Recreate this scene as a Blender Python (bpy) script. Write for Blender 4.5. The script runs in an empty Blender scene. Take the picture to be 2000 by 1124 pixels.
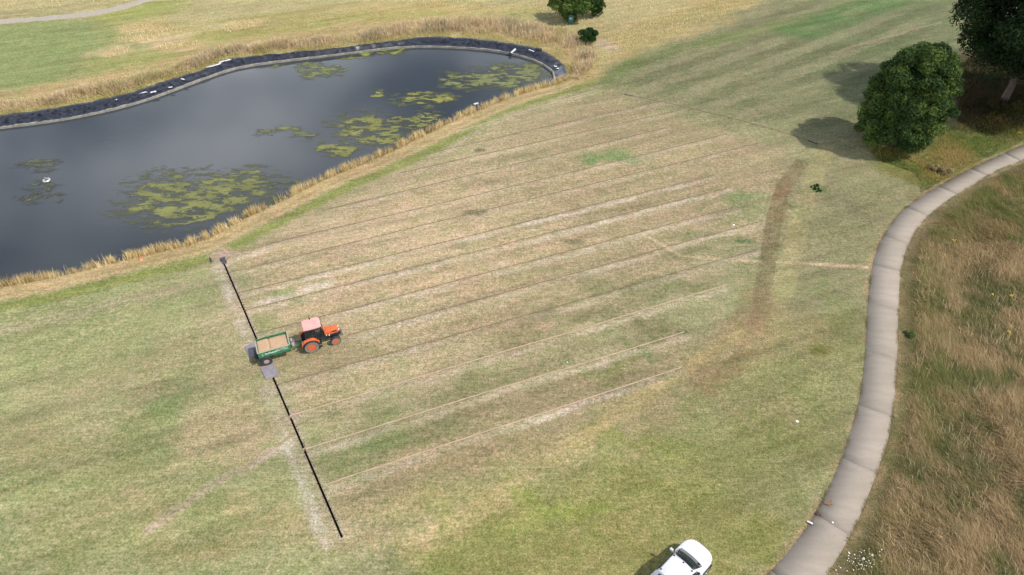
import bpy, bmesh, math, random
import numpy as np
from mathutils import Vector, Matrix

random.seed(7)
RNG = np.random.default_rng(7)
scene = bpy.context.scene
R = math.radians

# ------------------------------------------------------------------ camera
CAM_H, CAM_PITCH, FPX = 38.0, 42.0, 1333.3
cam_data = bpy.data.cameras.new("camera")
cam_data.lens = 24.0
cam_data.sensor_width = 36.0
cam_data.clip_start = 0.5
cam_data.clip_end = 12000
cam = bpy.data.objects.new("camera", cam_data)
scene.collection.objects.link(cam)
cam.location = (0, 0, CAM_H)
cam.rotation_euler = (R(90 - CAM_PITCH), 0, 0)
scene.camera = cam

# ------------------------------------------------------------------ sky, sun, exposure
SUN_EL, SUN_AZ = 53.0, 108.0                 # azimuth clockwise from +Y (the viewing direction)
world = bpy.data.worlds.new("World")
scene.world = world
world.use_nodes = True
wn, wl = world.node_tree.nodes, world.node_tree.links
wn.clear()
w_out = wn.new("ShaderNodeOutputWorld")
w_bg = wn.new("ShaderNodeBackground")
w_bg.inputs[1].default_value = 0.1
sky = wn.new("ShaderNodeTexSky")
sky.sky_type = 'NISHITA'
sky.sun_disc = False
sky.sun_elevation = R(SUN_EL)
sky.sun_rotation = R(SUN_AZ)
sky.air_density, sky.dust_density, sky.ozone_density = 1.0, 1.2, 1.0
tc = wn.new("ShaderNodeTexCoord")
sep = wn.new("ShaderNodeSeparateXYZ")
wl.new(tc.outputs["Generated"], sep.inputs[0])
zc = wn.new("ShaderNodeMath"); zc.operation = 'MAXIMUM'; zc.inputs[1].default_value = 0.0
wl.new(sep.outputs[2], zc.inputs[0])
za = wn.new("ShaderNodeMath"); za.operation = 'ADD'; za.inputs[1].default_value = 0.12
wl.new(zc.outputs[0], za.inputs[0])
comb = wn.new("ShaderNodeCombineXYZ")
for i in (0, 1):
    dv = wn.new("ShaderNodeMath"); dv.operation = 'DIVIDE'
    wl.new(sep.outputs[i], dv.inputs[0]); wl.new(za.outputs[0], dv.inputs[1])
    wl.new(dv.outputs[0], comb.inputs[i])
cn = wn.new("ShaderNodeTexNoise")
cn.inputs["Scale"].default_value = 1.3
cn.inputs["Detail"].default_value = 4
cn.inputs["Roughness"].default_value = 0.5
cmap = wn.new("ShaderNodeMapping"); cmap.inputs["Location"].default_value = (3.4, 1.2, 0)
wl.new(comb.outputs[0], cmap.inputs[0]); wl.new(cmap.outputs[0], cn.inputs["Vector"])
cr = wn.new("ShaderNodeValToRGB")
cr.color_ramp.elements[0].position = 0.63
cr.color_ramp.elements[1].position = 0.86
# cover thickens towards the horizon
iv = wn.new("ShaderNodeMath"); iv.operation = 'SUBTRACT'; iv.inputs[0].default_value = 1.0
wl.new(zc.outputs[0], iv.inputs[1])
hz = wn.new("ShaderNodeMath"); hz.operation = 'MULTIPLY_ADD'; hz.inputs[1].default_value = 0.37
wl.new(iv.outputs[0], hz.inputs[0]); wl.new(cn.outputs[0], hz.inputs[2])
wl.new(hz.outputs[0], cr.inputs[0])
cmx = wn.new("ShaderNodeMix"); cmx.data_type = 'RGBA'
wl.new(cr.outputs[0], cmx.inputs["Factor"])
wl.new(sky.outputs[0], cmx.inputs["A"])
cmx.inputs["B"].default_value = (23.0, 23.6, 25.0, 1)
wl.new(cmx.outputs["Result"], w_bg.inputs[0])
wl.new(w_bg.outputs[0], w_out.inputs[0])

sun_data = bpy.data.lights.new("sun", 'SUN')
sun_data.energy = 3.7
sun_data.angle = R(1.2)
sun_data.color = (1.0, 0.95, 0.88)
sun = bpy.data.objects.new("sun", sun_data)
scene.collection.objects.link(sun)
_to_sun = Vector((math.sin(R(SUN_AZ)) * math.cos(R(SUN_EL)), math.cos(R(SUN_AZ)) * math.cos(R(SUN_EL)), math.sin(R(SUN_EL))))
sun.rotation_euler = (-_to_sun).to_track_quat('-Z', 'Y').to_euler()
sun.location = _to_sun * 120

scene.view_settings.view_transform = 'Standard'
scene.view_settings.look = 'None'
scene.view_settings.exposure = 0.25
scene.view_settings.gamma = 1.0
scene.view_settings.use_curve_mapping = False
ALB = 0.575            # seen colour -> albedo, one factor for every surface

# ------------------------------------------------------------------ helpers
COL = scene.collection


def survey(px, py, z=0.0):
    """Ground position (metres) of a point measured in the photograph, at height z."""
    th = R(CAM_PITCH)
    u, v = (px - 1000) / FPX, (py - 562) / FPX
    dx, dy, dz = u, math.cos(th) - v * math.sin(th), -math.sin(th) - v * math.cos(th)
    t = (z - CAM_H) / dz
    return np.array([dx * t, dy * t])


def S(pts, z=0.0):
    return np.array([survey(p[0], p[1], z) for p in pts])


def lin(c):
    c = np.asarray(c, float) / 255.0
    return np.where(c <= 0.04045, c / 12.92, ((c + 0.055) / 1.055) ** 2.4)


def alb(c):
    return lin(c) * ALB


def tag(o, label=None, cat=None, group=None, kind=None):
    if label: o["label"] = label
    if cat: o["category"] = cat
    if group: o["group"] = group
    if kind: o["kind"] = kind
    return o


def empty(name, loc=(0, 0, 0), rz=0.0):
    o = bpy.data.objects.new(name, None)
    o.empty_display_size = 0.2
    o.location = loc
    o.rotation_euler = (0, 0, rz)
    COL.objects.link(o)
    return o


def _hash(ix, iy, seed):
    h = (ix.astype(np.int64) * 374761393 + iy.astype(np.int64) * 668265263 + seed * 974634777) & 0xFFFFFFFF
    h = ((h ^ (h >> 13)) * 1274126177) & 0xFFFFFFFF
    h = (h ^ (h >> 16)) & 0xFFFFFFFF
    return h / 4294967295.0


def vnoise(x, y, seed=0):
    ix, iy = np.floor(x), np.floor(y)
    fx, fy = x - ix, y - iy
    fx = fx * fx * (3 - 2 * fx); fy = fy * fy * (3 - 2 * fy)
    a, b = _hash(ix, iy, seed), _hash(ix + 1, iy, seed)
    c, d = _hash(ix, iy + 1, seed), _hash(ix + 1, iy + 1, seed)
    return (a + (b - a) * fx) * (1 - fy) + (c + (d - c) * fx) * fy


def fbm(x, y, seed=0, octv=4, rough=0.5):
    s = np.zeros_like(x); amp = 1.0; tot = 0
    for k in range(octv):
        s = s + amp * vnoise(x + 17.3 * k, y - 9.1 * k, seed + k)
        tot += amp; amp *= rough; x = x * 2.03; y = y * 2.03
    return s / tot


def smooth(e0, e1, x):
    t = np.clip((x - e0) / (e1 - e0), 0, 1)
    return t * t * (3 - 2 * t)


def seg_dist(P, pts, closed=False, reach=None):
    """distance to a polyline, arclength of the nearest point, side; beyond reach the distance is just large"""
    if reach is not None:
        lo, hi = pts.min(0) - reach, pts.max(0) + reach
        sel = (P[:, 0] > lo[0]) & (P[:, 0] < hi[0]) & (P[:, 1] > lo[1]) & (P[:, 1] < hi[1])
        d, a, s_ = np.full(len(P), 1e3), np.zeros(len(P)), np.zeros(len(P))
        d[sel], a[sel], s_[sel] = seg_dist(P[sel], pts, closed)
        return d, a, s_
    best = np.full(len(P), 1e9); along = np.zeros(len(P)); side = np.zeros(len(P))
    n = len(pts); L = 0.0
    for i in range(n if closed else n - 1):
        a, b = pts[i], pts[(i + 1) % n]
        d = b - a; l2 = max((d * d).sum(), 1e-9)
        t = np.clip(((P - a) @ d) / l2, 0, 1)
        q = P - a - t[:, None] * d
        dist = np.sqrt((q * q).sum(1))
        m = dist < best
        best[m] = dist[m]; along[m] = L + t[m] * math.sqrt(l2)
        side[m] = np.sign(d[0] * q[m, 1] - d[1] * q[m, 0])
        L += math.sqrt(l2)
    return best, along, side


def inside(P, poly):
    x, y = P[:, 0], P[:, 1]
    r = np.zeros(len(P), bool)
    n = len(poly)
    for i in range(n):
        x1, y1 = poly[i]; x2, y2 = poly[(i + 1) % n]
        if y1 == y2: continue
        c = ((y1 > y) != (y2 > y)) & (x < (x2 - x1) * (y - y1) / (y2 - y1) + x1)
        r ^= c
    return r


def sdist(P, poly):
    d, _, _ = seg_dist(P, poly, True)
    return np.where(inside(P, poly), -d, d)


def resample(pts, step):
    pts = np.asarray(pts, float)
    seg = np.sqrt((np.diff(pts, axis=0) ** 2).sum(1))
    L = np.concatenate([[0], np.cumsum(seg)])
    n = max(2, int(round(L[-1] / step)) + 1)
    t = np.linspace(0, L[-1], n)
    return np.stack([np.interp(t, L, pts[:, k]) for k in range(pts.shape[1])], 1)


def smooth_line(pts, step, it=2):
    p = np.asarray(pts, float)
    for _ in range(it):                         # Chaikin
        q = [p[0]]
        for i in range(len(p) - 1):
            q += [0.75 * p[i] + 0.25 * p[i + 1], 0.25 * p[i] + 0.75 * p[i + 1]]
        q.append(p[-1]); p = np.array(q)
    return resample(p, step)


def np_mesh(name, verts, tris=None, quads=None, col=None, shade_smooth=False):
    me = bpy.data.meshes.new(name)
    verts = np.asarray(verts, np.float32)
    me.vertices.add(len(verts)); me.vertices.foreach_set("co", verts.ravel())
    li, starts, tot = [], [], []
    off = 0
    for f, k in ((quads, 4), (tris, 3)):
        if f is None or len(f) == 0: continue
        f = np.asarray(f, np.int32)
        li.append(f.ravel()); starts.append(off + np.arange(len(f)) * k); tot.append(np.full(len(f), k)); off += f.size
    li = np.concatenate(li); st = np.concatenate(starts)
    me.loops.add(len(li)); me.loops.foreach_set("vertex_index", li.astype(np.int32))
    me.polygons.add(len(st)); me.polygons.foreach_set("loop_start", st.astype(np.int32))
    if shade_smooth:
        me.polygons.foreach_set("use_smooth", np.ones(len(st), bool))
    me.update(calc_edges=True)
    if col is not None:
        set_col(me, col)
    return me


def set_col(me, col, alpha=None):
    a = me.color_attributes.new("tint", 'FLOAT_COLOR', 'POINT')
    c4 = np.ones((len(col), 4), np.float32); c4[:, :3] = col
    if alpha is not None: c4[:, 3] = alpha
    a.data.foreach_set("color", c4.ravel())


def obj(name, me, mat, parent=None, loc=None, rot=None):
    o = bpy.data.objects.new(name, me)
    if mat is not None and not me.materials:
        me.materials.append(mat)
    COL.objects.link(o)
    if parent is not None: o.parent = parent
    if loc is not None: o.location = loc
    if rot is not None: o.rotation_euler = rot
    return o


# ---- bmesh shape helpers
class MB:
    def __init__(self): self.bm = bmesh.new()

    def _x(self, vs, M):
        bmesh.ops.transform(self.bm, matrix=M, verts=vs)

    def box(self, x0, x1, y0, y1, z0, z1, bev=0.0, rot=None, seg=2):
        b = bmesh.new()
        bmesh.ops.create_cube(b, size=1.0)
        bmesh.ops.scale(b, vec=(x1 - x0, y1 - y0, z1 - z0), verts=b.verts)
        if bev > 0:
            bmesh.ops.bevel(b, geom=list(b.edges), offset=bev, segments=seg, affect='EDGES', profile=0.5)
        M = Matrix.Translation(((x0 + x1) / 2, (y0 + y1) / 2, (z0 + z1) / 2))
        if rot is not None: M = M @ rot
        bmesh.ops.transform(b, matrix=M, verts=b.verts)
        self._merge(b); return self

    def _merge(self, b):
        me = bpy.data.meshes.new("tmp"); b.to_mesh(me); b.free()
        self.bm.from_mesh(me); bpy.data.meshes.remove(me)

    def lathe(self, prof, center=(0, 0, 0), axis='Y', n=28, cap=True):
        """prof: (r, h) pairs around an axis"""
        vs = []
        for r, h in prof:
            ring = []
            for i in range(n):
                a = 2 * math.pi * i / n
                c, s = math.cos(a) * r, math.sin(a) * r
                p = {'Y': (c, h, s), 'Z': (c, s, h), 'X': (h, c, s)}[axis]
                ring.append(self.bm.verts.new(Vector(p) + Vector(center)))
            vs.append(ring)
        for k in range(len(vs) - 1):
            for i in range(n):
                j = (i + 1) % n
                try: self.bm.faces.new((vs[k][i], vs[k][j], vs[k + 1][j], vs[k + 1][i]))
                except ValueError: pass
        for ring in (vs[0], vs[-1]) if cap else ():
            try: self.bm.faces.new(ring)
            except ValueError: pass
        return self

    def tube(self, pts, rad, n=8):
        pts = [Vector(p) for p in pts]
        rads = rad if isinstance(rad, (list, tuple)) else [rad] * len(pts)
        rings = []
        for i, p in enumerate(pts):
            d = (pts[min(i + 1, len(pts) - 1)] - pts[max(i - 1, 0)]).normalized()
            ref = Vector((0, 0, 1)) if abs(d.z) < 0.9 else Vector((1, 0, 0))
            a = d.cross(ref).normalized(); b = d.cross(a)
            rings.append([self.bm.verts.new(p + (a * math.cos(t) + b * math.sin(t)) * rads[i])
                          for t in [2 * math.pi * k / n for k in range(n)]])
        for k in range(len(rings) - 1):
            for i in range(n):
                j = (i + 1) % n
                self.bm.faces.new((rings[k][i], rings[k][j], rings[k + 1][j], rings[k + 1][i]))
        self.bm.faces.new(rings[0]); self.bm.faces.new(rings[-1])
        return self

    def loft(self, sections, cap=True):
        rings = [[self.bm.verts.new(p) for p in s] for s in sections]
        n = len(rings[0])
        for k in range(len(rings) - 1):
            for i in range(n):
                j = (i + 1) % n
                self.bm.faces.new((rings[k][i], rings[k][j], rings[k + 1][j], rings[k + 1][i]))
        if cap:
            self.bm.faces.new(rings[0]); self.bm.faces.new(rings[-1])
        return self

    def poly(self, pts):
        self.bm.faces.new([self.bm.verts.new(p) for p in pts]); return self

    def plate(self, pts, nrm, t):
        """flat polygon with thickness along nrm"""
        nrm = Vector(nrm).normalized() * t
        a = [self.bm.verts.new(Vector(p)) for p in pts]
        b = [self.bm.verts.new(Vector(p) + nrm) for p in pts]
        self.bm.faces.new(a); self.bm.faces.new(list(reversed(b)))
        for i in range(len(pts)):
            j = (i + 1) % len(pts)
            self.bm.faces.new((a[i], b[i], b[j], a[j]))
        return self

    def build(self, name, mat, parent=None, loc=None, rot=None, smooth_deg=35, subsurf=0):
        bmesh.ops.recalc_face_normals(self.bm, faces=self.bm.faces)
        me = bpy.data.meshes.new(name)
        self.bm.to_mesh(me); self.bm.free()
        if smooth_deg:
            me.polygons.foreach_set("use_smooth", np.ones(len(me.polygons), bool))
            me.set_sharp_from_angle(angle=R(smooth_deg))
        o = obj(name, me, mat, parent, loc, rot)
        if subsurf:
            m = o.modifiers.new("subsurf", 'SUBSURF'); m.levels = subsurf; m.render_levels = subsurf
        return o


# ------------------------------------------------------------------ materials
def new_mat(name):
    m = bpy.data.materials.new(name); m.use_nodes = True
    nt = m.node_tree
    bsdf = nt.nodes["Principled BSDF"]
    return m, nt.nodes, nt.links, bsdf


def plain(name, rgb, rough=0.5, metal=0.0, var=0.08, scale=6.0, bump=0.0, bscale=40.0, coat=0.0, spec=0.5):
    """base colour (linear) broken by dirt noise"""
    m, n, l, b = new_mat(name)
    co = n.new("ShaderNodeTexCoord")
    no = n.new("ShaderNodeTexNoise"); no.inputs["Scale"].default_value = scale; no.inputs["Detail"].default_value = 5
    l.new(co.outputs["Object"], no.inputs["Vector"])
    rp = n.new("ShaderNodeValToRGB")
    rgb = np.array(rgb)
    rp.color_ramp.elements[0].position = 0.3; rp.color_ramp.elements[1].position = 0.7
    rp.color_ramp.elements[0].color = (*np.clip(rgb * (1 - var * 1.6), 0, 1), 1)
    rp.color_ramp.elements[1].color = (*np.clip(rgb * (1 + var), 0, 1), 1)
    l.new(no.outputs[0], rp.inputs[0]); l.new(rp.outputs[0], b.inputs["Base Color"])
    b.inputs["Roughness"].default_value = rough
    b.inputs["Metallic"].default_value = metal
    b.inputs["Specular IOR Level"].default_value = spec
    if coat: b.inputs["Coat Weight"].default_value = coat
    if bump:
        n2 = n.new("ShaderNodeTexNoise"); n2.inputs["Scale"].default_value = bscale
        l.new(co.outputs["Object"], n2.inputs["Vector"])
        bp = n.new("ShaderNodeBump"); bp.inputs["Strength"].default_value = bump; bp.inputs["Distance"].default_value = 0.02
        l.new(n2.outputs[0], bp.inputs["Height"]); l.new(bp.outputs[0], b.inputs["Normal"])
    return m


def ground_mat():
    m, n, l, b = new_mat("mown_grass_ground")
    at = n.new("ShaderNodeAttribute"); at.attribute_name = "tint"
    co = n.new("ShaderNodeTexCoord")

    def noise(scale, detail=3, rough=0.6, stretch=None):
        t = n.new("ShaderNodeTexNoise"); t.inputs["Scale"].default_value = scale
        t.inputs["Detail"].default_value = detail; t.inputs["Roughness"].default_value = rough
        if stretch:
            mp = n.new("ShaderNodeMapping"); mp.inputs["Rotation"].default_value = (0, 0, stretch[0])
            mp.inputs["Scale"].default_value = stretch[1]
            l.new(co.outputs["Object"], mp.inputs[0]); l.new(mp.outputs[0], t.inputs["Vector"])
        else:
            l.new(co.outputs["Object"], t.inputs["Vector"])
        return t.outputs[0]

    def ramp(src, a, b_, ca, cb):
        r = n.new("ShaderNodeValToRGB")
        r.color_ramp.elements[0].position = a; r.color_ramp.elements[1].position = b_
        r.color_ramp.elements[0].color = (*ca, 1); r.color_ramp.elements[1].color = (*cb, 1)
        l.new(src, r.inputs[0]); return r.outputs[0]

    def mul(a, b_):
        x = n.new("ShaderNodeMix"); x.data_type = 'RGBA'; x.blend_type = 'MULTIPLY'
        x.inputs["Factor"].default_value = 1.0
        l.new(a, x.inputs["A"]); l.new(b_, x.inputs["B"]); return x.outputs["Result"]

    n1 = noise(9.0, 4, 0.7)
    n2 = noise(3.2, 4, 0.65)
    n3 = noise(0.7, 3, 0.6)
    c = mul(at.outputs["Color"], ramp(n1, 0.34, 0.68, (0.54, 0.59, 0.51), (1.48, 1.43, 1.50)))
    c = mul(c, ramp(n2, 0.35, 0.67, (0.74, 0.82, 0.70), (1.26, 1.19, 1.32)))
    n4 = noise(3.0, 3, 0.6, (R(-22.5), (0.22, 2.2, 1)))
    c = mul(c, ramp(n4, 0.32, 0.70, (0.84, 0.86, 0.82), (1.16, 1.13, 1.17)))
    c = mul(c, ramp(n3, 0.30, 0.72, (0.92, 0.96, 0.89), (1.09, 1.05, 1.12)))
    l.new(c, b.inputs["Base Color"])
    b.inputs["Roughness"].default_value = 0.95
    b.inputs["Specular IOR Level"].default_value = 0.12
    bp = n.new("ShaderNodeBump"); bp.inputs["Strength"].default_value = 0.5; bp.inputs["Distance"].default_value = 0.05
    l.new(n1, bp.inputs["Height"]); l.new(bp.outputs[0], b.inputs["Normal"])
    return m


def tint_mat(name, rough=0.8, transl=0.25, var=None, spec=0.2):
    m, n, l, b = new_mat(name)
    at = n.new("ShaderNodeAttribute"); at.attribute_name = "tint"
    src = at.outputs["Color"]
    if var:
        co = n.new("ShaderNodeTexCoord")
        t = n.new("ShaderNodeTexNoise"); t.inputs["Scale"].default_value = var[0]; t.inputs["Detail"].default_value = 4
        l.new(co.outputs["Object"], t.inputs["Vector"])
        r = n.new("ShaderNodeValToRGB")
        r.color_ramp.elements[0].position = 0.3; r.color_ramp.elements[1].position = 0.7
        r.color_ramp.elements[0].color = (1 - var[1],) * 3 + (1,); r.color_ramp.elements[1].color = (1 + var[1],) * 3 + (1,)
        l.new(t.outputs[0], r.inputs[0])
        x = n.new("ShaderNodeMix"); x.data_type = 'RGBA'; x.blend_type = 'MULTIPLY'; x.inputs["Factor"].default_value = 1
        l.new(src, x.inputs["A"]); l.new(r.outputs[0], x.inputs["B"]); src = x.outputs["Result"]
    l.new(src, b.inputs["Base Color"])
    b.inputs["Roughness"].default_value = rough
    b.inputs["Specular IOR Level"].default_value = spec
    if transl:
        tr = n.new("ShaderNodeBsdfTranslucent"); l.new(src, tr.inputs[0])
        mx = n.new("ShaderNodeMixShader"); mx.inputs[0].default_value = transl
        l.new(b.outputs[0], mx.inputs[1]); l.new(tr.outputs[0], mx.inputs[2])
        l.new(mx.outputs[0], n["Material Output"].inputs[0])
    return m


def water_mat():
    m, n, l, b = new_mat("pond_water")
    b.inputs["Base Color"].default_value = (0.034, 0.041, 0.047, 1)
    b.inputs["Roughness"].default_value = 0.07
    b.inputs["IOR"].default_value = 1.333
    co = n.new("ShaderNodeTexCoord")
    t = n.new("ShaderNodeTexNoise"); t.inputs["Scale"].default_value = 1.6; t.inputs["Detail"].default_value = 4
    l.new(co.outputs["Object"], t.inputs["Vector"])
    bp = n.new("ShaderNodeBump"); bp.inputs["Strength"].default_value = 0.05; bp.inputs["Distance"].default_value = 0.05
    l.new(t.outputs[0], bp.inputs["Height"]); l.new(bp.outputs[0], b.inputs["Normal"])
    return m


def concrete_mat():
    m, n, l, b = new_mat("path_concrete")
    co = n.new("ShaderNodeTexCoord")
    inf = n.new("ShaderNodeObjectInfo")

    def noise(scale, detail, mp=None):
        t = n.new("ShaderNodeTexNoise"); t.inputs["Scale"].default_value = scale; t.inputs["Detail"].default_value = detail
        if mp:
            k = n.new("ShaderNodeMapping"); k.inputs["Rotation"].default_value = (0, 0, mp[0]); k.inputs["Scale"].default_value = mp[1]
            l.new(co.outputs["Object"], k.inputs[0]); l.new(k.outputs[0], t.inputs["Vector"])
        else: l.new(co.outputs["Object"], t.inputs["Vector"])
        return t.outputs[0]

    def ramp(src, a, b_, ca, cb):
        r = n.new("ShaderNodeValToRGB")
        r.color_ramp.elements[0].position = a; r.color_ramp.elements[1].position = b_
        r.color_ramp.elements[0].color = (*ca, 1); r.color_ramp.elements[1].color = (*cb, 1)
        l.new(src, r.inputs[0]); return r.outputs[0]

    def mul(a, b_):
        x = n.new("ShaderNodeMix"); x.data_type = 'RGBA'; x.blend_type = 'MULTIPLY'; x.inputs["Factor"].default_value = 1.0
        l.new(a, x.inputs["A"]); l.new(b_, x.inputs["B"]); return x.outputs["Result"]
    base = alb((190, 179, 164))
    c = ramp(noise(0.5, 4), 0.3, 0.7, base * 0.93, base * 1.05)
    c = mul(c, ramp(noise(14, 5), 0.3, 0.7, (0.92,) * 3, (1.06,) * 3))
    c = mul(c, ramp(noise(1.0, 3, (R(14), (0.42, 2.2, 1))), 0.42, 0.66, (1.01,) * 3, (0.91, 0.90, 0.90)))   # darker streaks across
    c = mul(c, ramp(inf.outputs["Random"], 0, 1, (0.94, 0.94, 0.93), (1.04, 1.03, 1.03)))
    l.new(c, b.inputs["Base Color"])
    b.inputs["Roughness"].default_value = 0.9
    b.inputs["Specular IOR Level"].default_value = 0.2
    bp = n.new("ShaderNodeBump"); bp.inputs["Strength"].default_value = 0.15; bp.inputs["Distance"].default_value = 0.01
    l.new(noise(40, 3), bp.inputs["Height"]); l.new(bp.outputs[0], b.inputs["Normal"])
    return m


M_GROUND = ground_mat()
M_BLADE = tint_mat("grass_blades", 0.85, 0.4)
M_LEAF = tint_mat("leaves", 0.7, 0.25, spec=0.15)
M_WATER = water_mat()
M_CONC = concrete_mat()
M_BARK = plain("bark", (0.09, 0.07, 0.055), 0.95, var=0.3, scale=5, bump=0.6, bscale=12)
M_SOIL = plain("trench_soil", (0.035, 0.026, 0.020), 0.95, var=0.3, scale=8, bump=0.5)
M_SLIT = plain("slit_soil", alb((132, 108, 92)), 0.95, var=0.3, scale=1.2)
M_SANDLINE = plain("sand_fill", alb((208, 182, 154)), 0.95, var=0.12, scale=1.5)
M_SAND = plain("sand_load", alb((226, 188, 150)), 0.95, var=0.06, scale=3, bump=0.6, bscale=25)
M_LINER = plain("liner_plastic", (0.030, 0.033, 0.044), 0.32, var=0.5, scale=2.5, spec=0.5, bump=0.5, bscale=2.2)
M_EDGING = plain("edging_board", alb((172, 168, 156)), 0.8, var=0.2, scale=2)
M_ALGAE = tint_mat("algae", 0.7, 0.0, var=(6, 0.25), spec=0.3)
_an = M_ALGAE.node_tree
_an.links.new([x for x in _an.nodes if x.type == "ATTRIBUTE"][0].outputs["Alpha"], _an.nodes["Principled BSDF"].inputs["Alpha"])

# ------------------------------------------------------------------ site plan (surveyed outlines)
bank_far = smooth_line(S([(-160, 250), (0, 228), (110, 213), (190, 198), (260, 183), (330, 158), (395, 140), (440, 118), (470, 115), (560, 105), (650, 97),
                          (720, 88), (790, 80), (820, 73), (880, 75), (950, 80), (1010, 88), (1050, 97), (1080, 112), (1100, 128), (1106, 142), (1100, 153)]), 0.5, 2)
kerb_far = smooth_line(S([(-160, 271), (0, 248), (100, 237), (200, 218), (280, 197), (340, 175), (400, 152), (440, 138), (480, 128), (560, 118), (650, 107),
                          (740, 96), (800, 90), (880, 91), (950, 96), (1000, 104), (1040, 115), (1070, 130), (1083, 141), (1084, 156)], -0.5), 0.5, 2)
near_bank = smooth_line(S([(1112, 155), (1090, 163), (1040, 176), (990, 192), (930, 217), (880, 238), (820, 268), (760, 298), (700, 323), (660, 338),
                           (600, 366), (540, 399), (480, 424), (430, 453), (390, 474), (330, 487), (260, 504), (200, 517), (130, 537), (60, 550), (0, 560), (-200, 595)]), 0.5, 2)
pond_poly = np.concatenate([bank_far[::3], near_bank[::3], [[-60.0, 46.0]]])
WATER_Z = -0.7

path_left = S([(2150, 225), (2000, 283), (1950, 305), (1900, 328), (1850, 355), (1800, 383), (1760, 412), (1735, 445), (1715, 480), (1703, 520), (1697, 570), (1693, 620),
               (1691, 680), (1685, 740), (1675, 800), (1660, 850), (1645, 895), (1620, 950), (1590, 1010), (1555, 1060), (1500, 1124), (1400, 1230)])
path_right = S([(2150, 252), (2000, 313), (1950, 332), (1910, 355), (1870, 380), (1830, 408), (1795, 440), (1772, 480), (1762, 515), (1756, 560), (1754, 620), (1753, 680),
                (1750, 740), (1745, 800), (1735, 860), (1715, 915), (1690, 985), (1660, 1050), (1615, 1124), (1530, 1230)])
PL, PR = smooth_line(path_left, 0.4, 2), smooth_line(path_right, 0.4, 2)

TR_A, TR_B = survey(434, 507), survey(668, 1050)        # open trench
TR_W = 0.065
laterals = [  # start, end, kind, spill strength
    ((640, 945), (1330, 717), 'sand', 0.85), ((597, 877), (1336, 648), 'sand', 0.45), ((566, 812), (1420, 556), 'sand', 0.45),
    ((540, 752), (1480, 487), 'slit', 0.5), ((676, 656), (1490, 430), 'slit', 0.6), ((500, 652), (1432, 405), 'slit', 0.55),
    ((476, 607), (1420, 367), 'slit', 0.85), ((463, 573), (1400, 340), 'slit', 0.95), ((447, 533), (1480, 280), 'slit', 0.30),
    ((520, 478), (1420, 262), 'slit', 0.35), ((630, 412), (1300, 250), 'slit', 0.30), ((780, 338), (1340, 213), 'slit', 0.30),
    ((830, 301), (1290, 199), 'slit', 0.25), ((890, 258), (1170, 176), 'sand', 0.35)]

# ------------------------------------------------------------------ ground sheet
def axis(fine):
    out = list(fine)
    s = fine[-1] - fine[-2]
    while out[-1] < 4000: s *= 1.35; out.append(out[-1] + s)
    s = fine[1] - fine[0]; lo = []
    x = fine[0]
    while x > -4000: s *= 1.35; x -= s; lo.append(x)
    return np.array(lo[::-1] + out)


xs = axis(np.concatenate([np.arange(-84, -34, 0.36), np.arange(-34, 34, 0.19), np.arange(34, 84.1, 0.36)]))
ys = axis(np.concatenate([np.arange(14, 55, 0.17), np.arange(55, 118, 0.28)]))
nx, ny = len(xs), len(ys)
GX, GY = np.meshgrid(xs, ys)
vid = np.arange(nx * ny).reshape(ny, nx)
quads = np.stack([vid[:-1, :-1], vid[:-1, 1:], vid[1:, 1:], vid[1:, :-1]], -1).reshape(-1, 4)
gme = np_mesh("ground", np.stack([GX.ravel(), GY.ravel(), np.zeros(nx * ny)], 1), quads=quads, shade_smooth=True)

# cut the open trench out of the sheet
bm = bmesh.new(); bm.from_mesh(gme)
td = (TR_B - TR_A) / np.linalg.norm(TR_B - TR_A); tn = np.array([-td[1], td[0]])
TL = float(np.linalg.norm(TR_B - TR_A))


def tr_uv(p): q = np.array([p[0], p[1]]) - TR_A; return float(q @ td), float(q @ tn)


qc = np.stack([GX.ravel(), GY.ravel()], 1)[quads].mean(1) - TR_A
bm.faces.ensure_lookup_table()
cand = [bm.faces[int(i)] for i in np.where((qc @ td > -0.8) & (qc @ td < TL + 0.8) & (np.abs(qc @ tn) < 0.6))[0]]
for org, nrm in ((TR_A + tn * TR_W, tn), (TR_A - tn * TR_W, tn), (TR_A, td), (TR_B, td)):
    geom = list({v for f in cand for v in f.verts}) + list({e for f in cand for e in f.edges}) + cand
    ret = bmesh.ops.bisect_plane(bm, geom=geom, plane_co=(*org, 0), plane_no=(*nrm, 0), dist=1e-5)
    cand = [f for f in ret["geom"] if isinstance(f, bmesh.types.BMFace)]
dele = []
for f in cand:
    u, v = tr_uv(f.calc_center_median())
    if 0 < u < TL and abs(v) < TR_W: dele.append(f)
bmesh.ops.delete(bm, geom=dele, context='FACES_ONLY')      # vertices keep their order
bm.to_mesh(gme); bm.free()

nv = len(gme.vertices)
co = np.empty(nv * 3, np.float32); gme.vertices.foreach_get("co", co); co = co.reshape(-1, 3).astype(float)
P = co[:, :2].copy()
vis = (np.abs(P[:, 0]) < 100) & (P[:, 1] > 5) & (P[:, 1] < 135)
X, Y = P[:, 0], P[:, 1]

# warped positions for natural, ragged boundaries
wx = (fbm(X * 0.35, Y * 0.35, 11, 4) - 0.5); wy = (fbm(X * 0.35, Y * 0.35, 23, 4) - 0.5)
fx = (fbm(X * 1.6, Y * 1.6, 31, 3) - 0.5); fy = (fbm(X * 1.6, Y * 1.6, 37, 3) - 0.5)
PW = P + np.stack([wx, wy], 1) * 5.0 + np.stack([fx, fy], 1) * 1.2
PS = P + np.stack([wx, wy], 1) * 0.6 + np.stack([fx, fy], 1) * 0.4

colr = np.tile(alb((168, 164, 120)), (nv, 1))


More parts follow.
